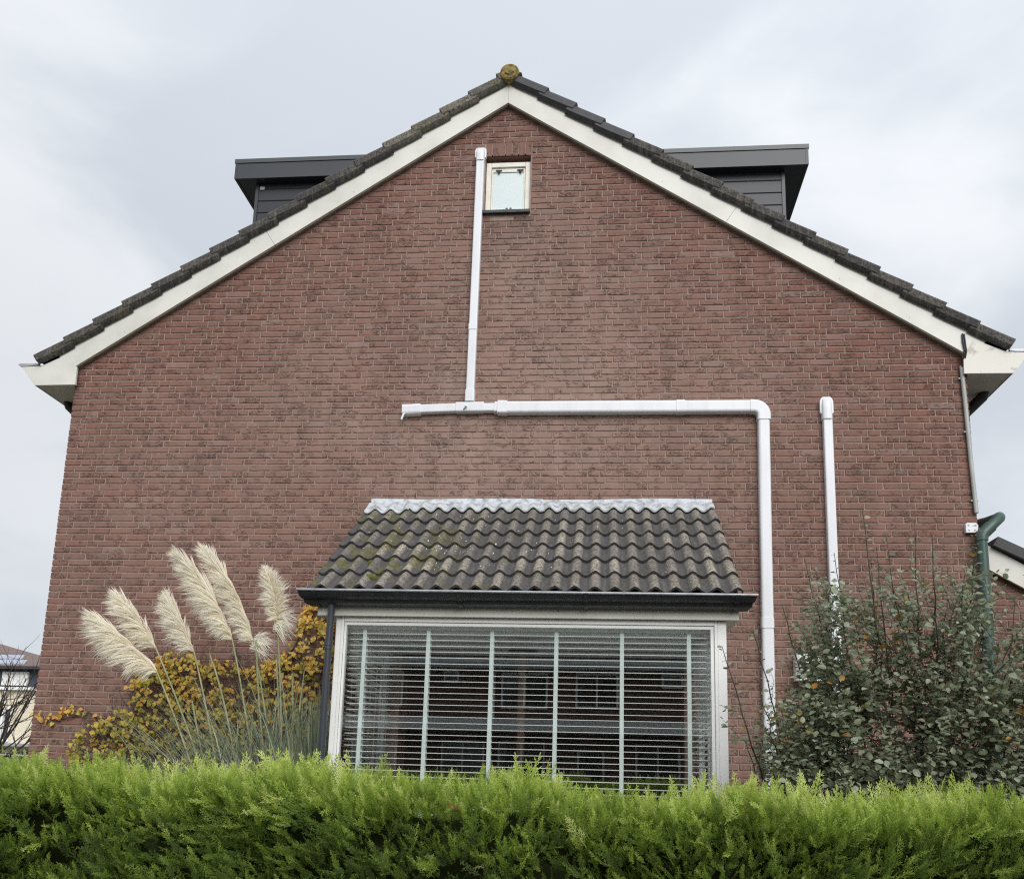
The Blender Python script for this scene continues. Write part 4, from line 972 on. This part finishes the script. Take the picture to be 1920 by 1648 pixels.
# ------------------------------------------------------------------ pampas grass
M['plume'] = leaf_material('cream_plume', [(0, (.78, .68, .49)), (.5, (.90, .84, .68)), (1, (.95, .93, .87))], .8, .35, spec=.1)
M['blade'] = leaf_material('grey_green_blade', [(0, (.10, .125, .075)), (.6, (.24, .285, .20)), (.85, (.38, .42, .31)), (1, (.55, .49, .31))], .45, .2)
pam = thing('pampas_grass', 'pampas grass with six cream plumes leaning left against the brick wall', 'ornamental grass')
def bez(p, t):
    p = [np.array(q, float) for q in p]; t = np.asarray(t)[:, None]
    return (1 - t) ** 2 * p[0] + 2 * t * (1 - t) * p[1] + t ** 2 * p[2]
PY = -1.1
def plume(b, c, tip, y, n, ln, wdt, seed, ground, extra=0, both=0., droop=-.2):
    r = np.random.default_rng(seed); p = [(b[0], y, b[1]), (c[0], y - .02, c[1]), (tip[0], y - .05, tip[1])]
    t = r.beta(1.0, 1.15, n) * .97; base = bez(p, t); tan = unit(bez(p, np.clip(t + .02, 0, 1.02)) - bez(p, t - .02))
    out_ = unit(r.normal(0, 1, (n, 3)) * [1, .8, 1]); out_ -= tan * (out_ * tan).sum(1, keepdims=True)
    lean = np.array([[-1., -.05, droop]])
    if both: lean = lean * np.where(r.random((n, 1)) < both, -1.2, 1.)
    tw = (t ** 2)[:, None]; d0 = unit(tan * (1.0 + tw) + out_ * .5 + lean * .5 * (1 - .5 * tw)); d1 = unit(tan * (.45 + 1.1 * tw) + out_ * .34 + lean * .80 * (1 - .45 * tw) + np.array([[0, 0, -.30]]) * (1 - tw))
    env = np.sin(np.pi * np.clip(.12 + .80 * t, 0, 1)) ** .6; k = 6; s = np.linspace(0, 1, k)[None, :, None]
    # tufts: strands gather into wisps
    g = (t * 34).astype(int) * 4 + r.integers(0, 4, n); gd = r.normal(0, .30, (160, 3)); gl = r.uniform(.7, 1.35, 160); d1 = unit(d1 + gd[g]); d0 = unit(d0 + gd[g] * .5); l = ln * env * r.uniform(.6, 1.1, n) * wdt * gl[g]
    pts = base[:, None] + l[:, None, None] * (d0[:, None] * s + (d1 - d0)[:, None] * s ** 2 * .62) + r.normal(0, .0016, (n, k, 3))
    w = np.tile(np.array([.0045, .0070, .0076, .0064, .0040, .0006]), (n, 1)) * r.uniform(.6, 1.1, (n, 1))
    view = unit(base - np.array(CAM)); side = unit(np.cross(view, d1) + r.normal(0, .35, (n, 3)))
    V, F = np_ribbons(pts, w, side)
    rn = np.clip(r.normal(.45, .2, n)[:, None] + np.linspace(-.15, .35, k)[None], 0, 1)
    o = link('plume', np_mesh('plume', V, F, M['plume'], rnd=np.repeat(rn.ravel(), 2)), pam)
    if extra:      # a burst of loose pale florets at the foot
        m = 160; ang = r.uniform(-.9, .9, m); dd = unit(np.stack([np.cos(ang) * extra, r.normal(0, .3, m), np.sin(ang) * .9], 1)); bb = np.array([[b[0], y, b[1]]]) + r.normal(0, .012, (m, 3)) + np.array([[.02 * extra, 0, .05]]) * r.uniform(-1, 1.5, (m, 1))
        s5 = np.linspace(0, 1, 5)[None, :, None]; pp = bb[:, None] + dd[:, None] * s5 * r.uniform(.06, .17, (m, 1, 1)) + np.array([0, 0, -.03]) * s5 ** 2
        V, F = np_ribbons(pp, np.tile([.003, .0045, .005, .0035, .0008], (m, 1)), unit(np.cross(unit(bb - np.array(CAM)), dd)))
        link('floret_burst', np_mesh('floret_burst', V, F, M['plume'], rnd=np.repeat(r.uniform(.6, 1, m), 10)), o)
    # stalk from the crown of the plant up through the plume
    gx, gz = ground; pb = bez([(gx, y + .1, .15), ((gx + b[0]) / 2 + .10, y, (b[1]) / 2 + .2), (b[0], y, b[1])], np.linspace(0, 1, 16)); pu = bez(p, np.linspace(.04, .55, 8))
    pts_ = [tuple(q) for q in pb] + [tuple(q) for q in pu]
    MB().tube(pts_, [.0085] * 12 + [.0072] * 4 + [.004] * 8, 7).build('stalk', M['stalk'], pam)
plume((1.73, 2.26), (1.52, 2.50), (1.20, 2.68), PY - .06, 3800, .225, 1.12, 1, (2.55, .2), droop=-.75)
plume((1.67, 2.46), (1.57, 2.65), (1.34, 2.87), PY, 3000, .195, 1.08, 2, (2.62, .2))
plume((1.99, 2.44), (1.90, 2.62), (1.76, 2.86), PY, 2600, .175, 1.1, 3, (2.5, .2))
plume((2.30, 2.54), (2.16, 2.90), (1.82, 3.22), PY, 4200, .215, 1.05, 4, (2.75, .2))
plume((2.45, 2.52), (2.32, 2.95), (1.98, 3.29), PY + .08, 4200, .205, 1.02, 5, (2.85, .2), extra=1)
plume((2.66, 2.68), (2.65, 2.90), (2.56, 3.10), PY, 2000, .135, 1.0, 6, (2.8, .2), extra=1, both=.28)
for a in ([(2.52, .3), (2.15, 1.5), (1.99, 2.05)], [(2.6, .3), (2.45, 1.7), (2.10, 2.43)], [(2.9, .3), (2.55, 1.8), (2.48, 2.55)], [(2.9, .2), (2.80, 1.3), (2.66, 2.4)]):
    q = bez([(x, PY + .05, z_) for x, z_ in a], np.linspace(0, 1, 12)); MB().tube([tuple(v) for v in q], .008, 6).build('stalk', M['stalk'], pam)
def blades(n, x0, x1, hmin, hmax, lean, seed, bend=.55, wid=(.006, .012)):
    r = np.random.default_rng(seed); k = 9; b = np.stack([r.uniform(x0, x1, n), PY + r.uniform(-.25, .45, n), np.full(n, .1)], 1)
    h = r.uniform(hmin, hmax, n); dx = r.normal(lean, .38, n); dy = r.normal(-.1, .3, n); s = np.linspace(0, 1, k)[None]
    bend_ = r.uniform(.1, 1, n)[:, None] * bend
    X_ = b[:, :1] + dx[:, None] * h[:, None] * (s * .25 + s ** 2.4 * (.6 + bend_)); Y_ = b[:, 1:2] + dy[:, None] * h[:, None] * s ** 2 * .6
    Z_ = b[:, 2:] + h[:, None] * (s - bend_ * .62 * s ** 3.2)
    X_ = np.minimum(X_, 3.02 + .10 * r.random((n, 1)))
    pts = np.stack([X_, Y_, Z_], -1); w = r.uniform(*wid, n)[:, None] * np.array([1, 1, 1, 1, .95, .85, .7, .45, .05])[None]
    V, F = np_ribbons(pts, w, unit(np.stack([r.normal(1, .3, n), r.normal(0, .5, n), r.normal(0, .3, n)], 1))); return V, F, np.repeat(np.clip(r.beta(2, 2.4, n), 0, 1), 2 * k)
Vs, Fs, Rs, o_ = [], [], [], 0
for args in ((330, 2.1, 2.75, 1.75, 2.25, -.16, 11, .75), (520, 2.62, 3.10, 1.85, 2.4, .03, 12, .30), (120, 2.1, 2.8, 1.8, 2.35, -.26, 13, 1.0, (.004, .008)), (60, 2.7, 3.1, 1.7, 2.3, .12, 14, .5)):
    V, F, rr_ = blades(*args); Vs.append(V); Fs.append(F + o_); Rs.append(rr_); o_ += len(V)
tag(link('blades', np_mesh('blades', np.concatenate(Vs), np.concatenate(Fs), M['blade'], rnd=np.concatenate(Rs)), pam), kind='stuff')
bl = [(3.02, 2.05, 3.06, 1.3), (2.86, 2.28, 3.02, .6), (2.95, 2.30, 2.90, .4), (2.45, 1.9, 2.55, .5), (2.75, 2.1, 2.72, .5)]
for x1, z1, x0, z0 in bl:
    q = bez([(x0, PY - .1, z0), ((x0 + x1) / 2 - .03, PY - .12, (z0 + z1) / 2), (x1, PY - .12, z1)], np.linspace(0, 1, 8)); MB().tube([tuple(v) for v in q], [.008] * 7 + [.003], 5).build('cut_stem', M['stalk'], pam)

# ------------------------------------------------------------------ grey-green shrub in front of the wall on the right
M['sleaf'] = leaf_material('grey_green_leaf', [(0, (.115, .14, .065)), (.35, (.22, .255, .15)), (.7, (.33, .375, .265)), (.88, (.45, .50, .39)), (.92, (.22, .23, .05)), (.97, (.46, .29, .05)), (1, (.50, .21, .04))], .42, .34, spec=.5)
shr = thing('shrub', 'tall grey-green shrub with small round leaves in front of the wall at right', 'shrub')
SY = -2.7; sr = random.Random(33)
base = [Vector((7.05 + sr.uniform(-.35, .55), SY + sr.uniform(-.15, .25), .05)) for _ in range(16)]
tips = [(6.77, 3.14), (6.98, 3.05), (7.06, 3.06), (7.22, 3.02), (6.66, 2.92), (5.97, 2.33), (6.15, 2.42), (6.16, 2.05), (6.36, 2.62), (6.47, 2.86), (6.85, 2.88), (7.35, 2.86), (7.52, 2.93), (7.70, 2.76), (7.62, 2.62), (7.4, 3.02), (6.30, 1.86), (7.9, 2.5), (6.60, 2.70), (7.15, 2.85), (7.5, 2.75), (6.90, 2.95), (7.42, 3.0), (6.13, 1.80)]
Pl, Dl, Sl, Gl = [], [], [], []
def grow(p0, p1, sag, n=12, wob=.02):
    p0, p1 = Vector(p0), Vector(p1); mid = (p0 + p1) / 2 + Vector((0, 0, sag)) + Vector((sr.gauss(0, .05), sr.gauss(0, .05), 0)); res = []
    for i in range(n + 1):
        t = i / n; q = p0 * (1 - t) ** 2 + mid * 2 * t * (1 - t) + p1 * t ** 2; res.append(q + Vector((sr.gauss(0, wob), sr.gauss(0, wob), sr.gauss(0, wob * .5))) * (t * (1 - t) * 2))
    return res
def leaves_on(path, t0, gap, smin=.029, smax=.056, g=0.):
    ln = 0; nxt = gap; tot = sum((path[i + 1] - path[i]).length for i in range(len(path) - 1)); ph = sr.uniform(0, 6.28)
    for i in range(len(path) - 1):
        seg = path[i + 1] - path[i]; L_ = seg.length; d = seg.normalized()
        while nxt < ln + L_:
            f = (nxt - ln) / L_; p = path[i] + seg * f
            if nxt / tot > t0:
                ph += 2.4 + sr.uniform(-.5, .5); a = d.orthogonal().normalized(); b = d.cross(a); o = a * math.cos(ph) + b * math.sin(ph)
                ax = (o * .85 + d * .45 + Vector((0, 0, .1))).normalized(); Pl.append(p + o * .006); Dl.append(ax); Sl.append(sr.uniform(smin, smax) * (1 - .35 * (nxt / tot) ** 3)); Gl.append(g)
            nxt += gap * sr.uniform(.7, 1.3)
        ln += L_
twv = MB()
def twig(p0, p1, r=.0025, gap=.024, t0=.12, n=7, g=0.):
    q = grow(p0, p1, sr.uniform(-.02, .03), n, .008); twv.tube(q, [r * (1 - .6 * i / n) for i in range(n + 1)], 4, cap=False); leaves_on(q, t0, gap, g=g); return q
mains = []
for (x, z_) in tips:
    b = min(base, key=lambda q: abs(q.x - (7.1 + (x - 7.1) * .35)) + sr.uniform(0, .2)); y = SY + sr.uniform(-.25, .3)
    q = grow(b, (x, y, z_), sr.uniform(.0, .12), 22, .03); mains.append(q)
    MB().tube(q, [.009 * (1 - i / 22) ** .8 + .0018 for i in range(23)], 7).build('stem', M['bark'], shr)
    leaves_on(q, .50, .024)
# bulk of the crown
bulk = [(6.15, 1.2), (6.16, 1.72), (6.22, 1.95), (6.34, 2.10), (6.36, 2.48), (6.48, 2.80), (6.58, 2.62), (6.75, 2.68), (6.98, 2.80), (7.10, 2.66), (7.30, 2.80), (7.48, 2.72), (7.66, 2.66), (7.85, 2.52), (8.25, 2.42), (8.3, 1.2)]
cnt = 0
while cnt < 740:
    x, z_ = sr.uniform(6.1, 8.3), sr.uniform(1.25, 2.85)
    if not in_poly(np.array([x]), np.array([z_]), bulk)[0]: continue
    if (x - 6.92) ** 2 / .014 + (z_ - 1.92) ** 2 / .03 < 1 and sr.random() < .8: continue      # window onto the white trunking
    dens = min(1, .36 + (2.7 - z_) * .8) 
    if sr.random() > dens: continue
    y = SY + sr.uniform(-.45, .50); tip = Vector((x, y, z_)); m_ = sr.choice(mains)
    src = Vector((7.2 + (x - 7.2) * .65 + sr.gauss(0, .05), SY + (y - SY) * .5, z_ - sr.uniform(.18, .42)))
    q = twig(src, tip, .0024, .019 if z_ < 2.3 else .024); cnt += 1
    for k_ in range(sr.choice((1, 2, 2))):
        i = sr.randint(2, 5); e = q[i] + Vector((sr.gauss(0, .10), sr.gauss(0, .10), sr.uniform(-.02, .16))); twig(q[i], e, .0018, .022, .1, 5)
for (cx_, cz_, rx_, rz_, m_) in ((6.47, 2.22, .16, .34, 75), (6.27, 1.82, .12, .22, 45), (6.95, 2.72, .5, .14, 45)):      # thicker clusters at the left flank
    for k_ in range(m_):
        a = sr.uniform(0, 6.28); q_ = sr.random() ** .5; tip = Vector((cx_ + rx_ * q_ * math.cos(a), SY + sr.uniform(-.3, .3), cz_ + rz_ * q_ * math.sin(a)))
        twig(tip + Vector((sr.uniform(.05, .22), sr.gauss(0, .05), -sr.uniform(.2, .4))), tip, .0022, .021)
for q in mains:      # side shoots along the long stems
    for k_ in range(6):
        i = sr.randint(10, 19); e = q[i] + Vector((sr.gauss(0, .09), sr.gauss(0, .09), sr.uniform(.04, .18))); twig(q[i], e, .0018, .026, .2, 5)
tag(twv.build('twigs', M['bark'], shr), kind='stuff')
Pc = np.array([tuple(p) for p in Pl]); Dr = np.array([tuple(p) for p in Dl]); n = len(Pc)
Nr = unit(np.array([[.0, -.25, 1.]]) + rng.normal(0, .45, (n, 3))); Dr = unit(Dr - Nr * (Dr * Nr).sum(1, keepdims=True) * .7)
rn = np.clip(rng.beta(3, 2.6, n) * .9, 0, .88); patch = np.sin(Pc[:, 0] * 5.1 + 1) * np.sin(Pc[:, 2] * 6.3 + 2); au = rng.random(n) < np.where(patch > .55, .11, .012); rn[au] = rng.uniform(.91, 1, au.sum())
leaf_set(shr, Pc, Dr, Nr, np.array(Sl), .78, rn, M['sleaf'], 'leaf', 300, fold=.18, curl=.22)
print('shrub leaves', n)

# ------------------------------------------------------------------ bare tree in front of the cream house
tr = thing('bare_tree', 'leafless dark tree at the far left in front of the cream house', 'tree')
tr_r = random.Random(4); trunk = [(-4.1, 5, 0), (-4.05, 5, .7), (-3.95, 5, 1.2)]
MB().tube(trunk, [.06, .05, .045], 8).build('trunk', M['bark'], tr)
br_ = MB()
def branch(p, d, l, r, depth):
    q = [Vector(p)]; dd = Vector(d).normalized()
    for i in range(6): dd = (dd + Vector((tr_r.gauss(0, .07), tr_r.gauss(0, .05), tr_r.gauss(.035, .06)))).normalized(); q.append(q[-1] + dd * l / 6)
    br_.tube(q, [r * (1 - .1 * i) for i in range(7)], 5, cap=False)
    if depth:
        for k_ in range(3 if depth > 1 else 2): i = tr_r.randint(2, 5); nd = dd + Vector((tr_r.gauss(0, .6), tr_r.gauss(0, .35), tr_r.gauss(.1, .4))); branch(q[i], nd, l * tr_r.uniform(.5, .8), r * .55, depth - 1)
for d in ((.30, 0, 1.), (.55, .1, .85), (.75, 0, .6), (.1, 0, 1), (.45, -.2, .9), (.85, .1, .4), (-.3, 0, 1), (.62, -.1, .75)): branch((-3.95, 5, 1.2), d, tr_r.uniform(1.1, 1.7), .022, 3)
br_.build('crown', M['bark'], tr)

# ------------------------------------------------------------------ conifer hedge
def spray_mesh(seed):
    r = random.Random(seed); vs = []; fs = []; tn = []
    def blade(p, d, l, w, nrm, t):
        s = d.cross(nrm).normalized() * w; o = len(vs); m_ = p + d * l * .55 + nrm * r.gauss(0, .1) * l
        for q in (p - s * .35, p + s * .35, m_ + s * .5, m_ - s * .5, p + d * l): vs.append(tuple(q))
        fs.append((o, o + 1, o + 2)); fs.append((o, o + 2, o + 3)); fs.append((o + 3, o + 2, o + 4)); tn.extend([t] * 5)
    L_ = 1.; ax = Vector((0, 0, 1)); nrm = Vector((0, 1, 0)); p = Vector((0, 0, 0)); N_ = 11; d = ax.copy()
    blade(p, d, .5, .022, nrm, .2)
    for i in range(N_):
        f = i / N_; d = (d + Vector((r.gauss(0, .05), r.gauss(0, .06) + .02, 0))).normalized(); p2 = p + d * (L_ / N_)
        blade(p, d, L_ / N_ * 1.3, .022, nrm, f)
        for sg in (-1, 1):
            if i < 1: continue
            l = .27 * (1 - f) ** .6 * r.uniform(.5, 1.25) + .05; sd = (d * .95 + Vector((sg * .60, r.gauss(0, .30), 0))).normalized(); q = p.copy(); ns = max(2, int(l / .07)); 
            for j in range(ns):
                q2 = q + sd * l / ns; sd = (sd + d * .08).normalized(); blade(q, sd, l / ns * 1.35, .021, nrm, f * .6 + .4 * j / ns)
                if j and r.random() < .75:
                    for s2_ in (-1, 1): blade(q, (sd + sd.cross(nrm) * s2_ * .8 + nrm * r.gauss(0, .25)).normalized(), l / ns * r.uniform(.8, 1.3), .017, nrm, f * .5 + .5)
                q = q2
        p = p2
    blade(p, d, .09, .026, nrm, 1)
    me = bpy.data.meshes.new('spray'); me.from_pydata(vs, [], fs); me.materials.append(M['hedge']); fattr(me, 'tipness', tn); return me, len(fs)
def hedge_material():
    mt, t, b, o = nodes('conifer_green'); tint = attr(t, 'tint', 'INSTANCER'); tp = attr(t, 'tipness')
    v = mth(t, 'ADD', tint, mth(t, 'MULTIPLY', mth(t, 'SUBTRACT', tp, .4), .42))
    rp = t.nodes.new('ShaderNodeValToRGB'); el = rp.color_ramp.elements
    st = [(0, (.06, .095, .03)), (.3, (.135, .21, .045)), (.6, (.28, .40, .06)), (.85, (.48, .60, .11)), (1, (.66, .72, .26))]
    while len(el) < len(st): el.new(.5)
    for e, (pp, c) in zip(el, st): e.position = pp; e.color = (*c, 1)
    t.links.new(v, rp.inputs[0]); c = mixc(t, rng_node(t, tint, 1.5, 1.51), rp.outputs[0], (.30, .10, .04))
    t.links.new(c, b.inputs['Base Color']); b.inputs['Roughness'].default_value = .55; b.inputs['Specular IOR Level'].default_value = .35
    tr = t.nodes.new('ShaderNodeBsdfTranslucent'); t.links.new(c, tr.inputs[0]); ms = t.nodes.new('ShaderNodeMixShader'); ms.inputs[0].default_value = .4
    t.links.new(b.outputs[0], ms.inputs[1]); t.links.new(tr.outputs[0], ms.inputs[2]); t.links.new(ms.outputs[0], o.inputs[0]); return mt
M['hedge'] = hedge_material()
hedge = thing('hedge', 'clipped bright green conifer hedge along the bottom of the view', 'hedge')
HY0, HY1, HT, HX0, HX1 = -5.20, -4.45, 1.485, .2, 10.2
hp = lambda x, z_: .05 * np.sin(x * 2.3 + 1) + .035 * np.sin(x * 5.1 + z_ * 4) + .025 * np.sin(x * 11 + z_ * 9 + 2) + .02 * np.sin(z_ * 17 + x * 6)
ht = lambda x, y: HT - .014 * (x - 3.2) + .018 * np.sin(x * 3.1) + .022 * np.sin(x * 7.7 + 1) + .015 * np.sin(x * 17 + y * 9)
# near-black sheet inside the hedge: painted shade behind the gaps
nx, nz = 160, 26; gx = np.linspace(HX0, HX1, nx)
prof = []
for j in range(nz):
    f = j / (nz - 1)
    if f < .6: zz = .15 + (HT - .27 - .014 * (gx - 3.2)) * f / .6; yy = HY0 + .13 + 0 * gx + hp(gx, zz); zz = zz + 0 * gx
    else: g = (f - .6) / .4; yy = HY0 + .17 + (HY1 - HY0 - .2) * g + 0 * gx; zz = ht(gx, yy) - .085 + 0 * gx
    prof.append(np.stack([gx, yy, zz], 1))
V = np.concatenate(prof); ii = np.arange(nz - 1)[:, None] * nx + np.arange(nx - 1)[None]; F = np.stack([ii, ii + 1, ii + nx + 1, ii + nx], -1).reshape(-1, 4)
link('hedge_shade_core', np_mesh('hedge_shade_core', V, F, M['core'], True), hedge)
sc_ = bpy.data.collections.new('spray_variants'); ntri = 0
for i in range(9): me, k = spray_mesh(i); ntri += k; o = bpy.data.objects.new('spray', me); sc_.objects.link(o)
def hedge_points():
    Ps, Ds, Ss, Ts = [], [], [], []
    n = 36000; x = rng.uniform(HX0, HX1, n); z_ = HT - .014 * (x - 3.2) - .02 - (rng.random(n) ** 1.15) * 1.0; y = HY0 + hp(x, z_) + rng.uniform(-.01, .12, n)
    hole = np.sin(x * 9 + 3 * np.sin(z_ * 7)) * np.sin(z_ * 21 + 2 * np.sin(x * 5)); k = hole > rng.uniform(-1.1, -.1, n); x, y, z_, hole = x[k], y[k], z_[k], hole[k]; n = len(x)
    sw = np.sin(x * 1.7 + z_ * 3.) * .5 + np.sin(x * 4.3 - z_ * 5) * .35
    d = np.stack([sw * .9 + rng.normal(0, .50, n) - .15, -rng.uniform(.25, 1.0, n), .70 + rng.normal(0, .38, n)], 1)
    top = np.clip((z_ - (HT - .32)) / .32, 0, 1)
    t_ = .27 + .37 * top ** 1.4 + rng.normal(0, .17, n) + .10 * hole + (rng.random(n) < .08) * .30  # hole term puts gap shade into the tint: darker beside gaps
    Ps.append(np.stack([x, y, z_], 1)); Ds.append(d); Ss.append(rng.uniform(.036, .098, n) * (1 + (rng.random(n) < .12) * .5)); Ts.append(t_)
    n = 16000; x = rng.uniform(HX0, HX1, n); y = rng.uniform(HY0, HY1, n) if False else HY0 + rng.random(n) ** 1.5 * (HY1 - HY0); z_ = ht(x, y) - rng.uniform(.0, .09, n); y = y + hp(x, z_) * (y < HY0 + .3)
    lean = np.clip(1 - (y - HY0) / .3, 0, 1); d = np.stack([rng.normal(-.12, .38, n), -lean * rng.uniform(.1, .9, n) + rng.normal(0, .2, n), 1 + rng.normal(0, .1, n)], 1)
    Ps.append(np.stack([x, y, z_], 1)); Ds.append(d); Ss.append(rng.uniform(.04, .10, n)); Ts.append(.62 + rng.normal(0, .15, n))
    n = 1700; x = rng.uniform(HX0, HX1, n); y = HY0 + rng.random(n) * .55; z_ = ht(x, y) - .03; d = np.stack([rng.normal(-.1, .35, n), rng.normal(-.1, .25, n), np.full(n, 1.)], 1)
    cl = np.sin(x * 6.3) * np.sin(x * 2.9 + 1) > -.1; x, y, z_, d = x[cl], y[cl], z_[cl], d[cl]; n = len(x)
    Ps.append(np.stack([x, y, z_], 1)); Ds.append(d); Ss.append(rng.uniform(.07, .165, n)); Ts.append(.78 + rng.normal(0, .12, n))
    return [np.concatenate(a) for a in (Ps, Ds, Ss, Ts)]
Pp, Dd, Ss_, Tt = hedge_points(); n = len(Pp); Dd = unit(Dd)
dead = rng.random(n) < .0012; Tt = np.clip(Tt, 0, 1); Tt[dead] = 2.
# rotation: local +Z to d, then a random spin about it (fan planes mostly facing outwards)
eul = np.zeros((n, 3), np.float32)
for i in range(n):
    q = Vector(Dd[i]).to_track_quat('Z', 'Y') @ Euler((0, 0, random.gauss(0, .9))).to_quaternion(); eul[i] = q.to_euler()
me = bpy.data.meshes.new('hedge_foliage'); me.vertices.add(n); me.vertices.foreach_set('co', Pp.astype(np.float32).ravel())
a = me.attributes.new('rot', 'FLOAT_VECTOR', 'POINT'); a.data.foreach_set('vector', eul.ravel()); fattr(me, 'scl', Ss_); fattr(me, 'tint', Tt)
ho = tag(link('foliage', me, hedge), kind='stuff')
ng = bpy.data.node_groups.new('hedge_sprays', 'GeometryNodeTree'); ng.interface.new_socket('Geometry', in_out='INPUT', socket_type='NodeSocketGeometry'); ng.interface.new_socket('Geometry', in_out='OUTPUT', socket_type='NodeSocketGeometry')
gi, go = ng.nodes.new('NodeGroupInput'), ng.nodes.new('NodeGroupOutput'); iop = ng.nodes.new('GeometryNodeInstanceOnPoints'); ci = ng.nodes.new('GeometryNodeCollectionInfo')
ci.inputs['Collection'].default_value = sc_; ci.inputs['Separate Children'].default_value = True; ci.inputs['Reset Children'].default_value = True; iop.inputs['Pick Instance'].default_value = True
def na(name, typ): q = ng.nodes.new('GeometryNodeInputNamedAttribute'); q.data_type = typ; q.inputs[0].default_value = name; return q.outputs[0]
ng.links.new(gi.outputs[0], iop.inputs['Points']); ng.links.new(ci.outputs[0], iop.inputs['Instance']); ng.links.new(na('rot', 'FLOAT_VECTOR'), iop.inputs['Rotation']); ng.links.new(na('scl', 'FLOAT'), iop.inputs['Scale']); ng.links.new(iop.outputs[0], go.inputs[0])
md = ho.modifiers.new('sprays', 'NODES'); md.node_group = ng
print('hedge sprays', n, 'tris/spray', ntri / 9)

# neat naming: every repeat carries Blender's own suffix already
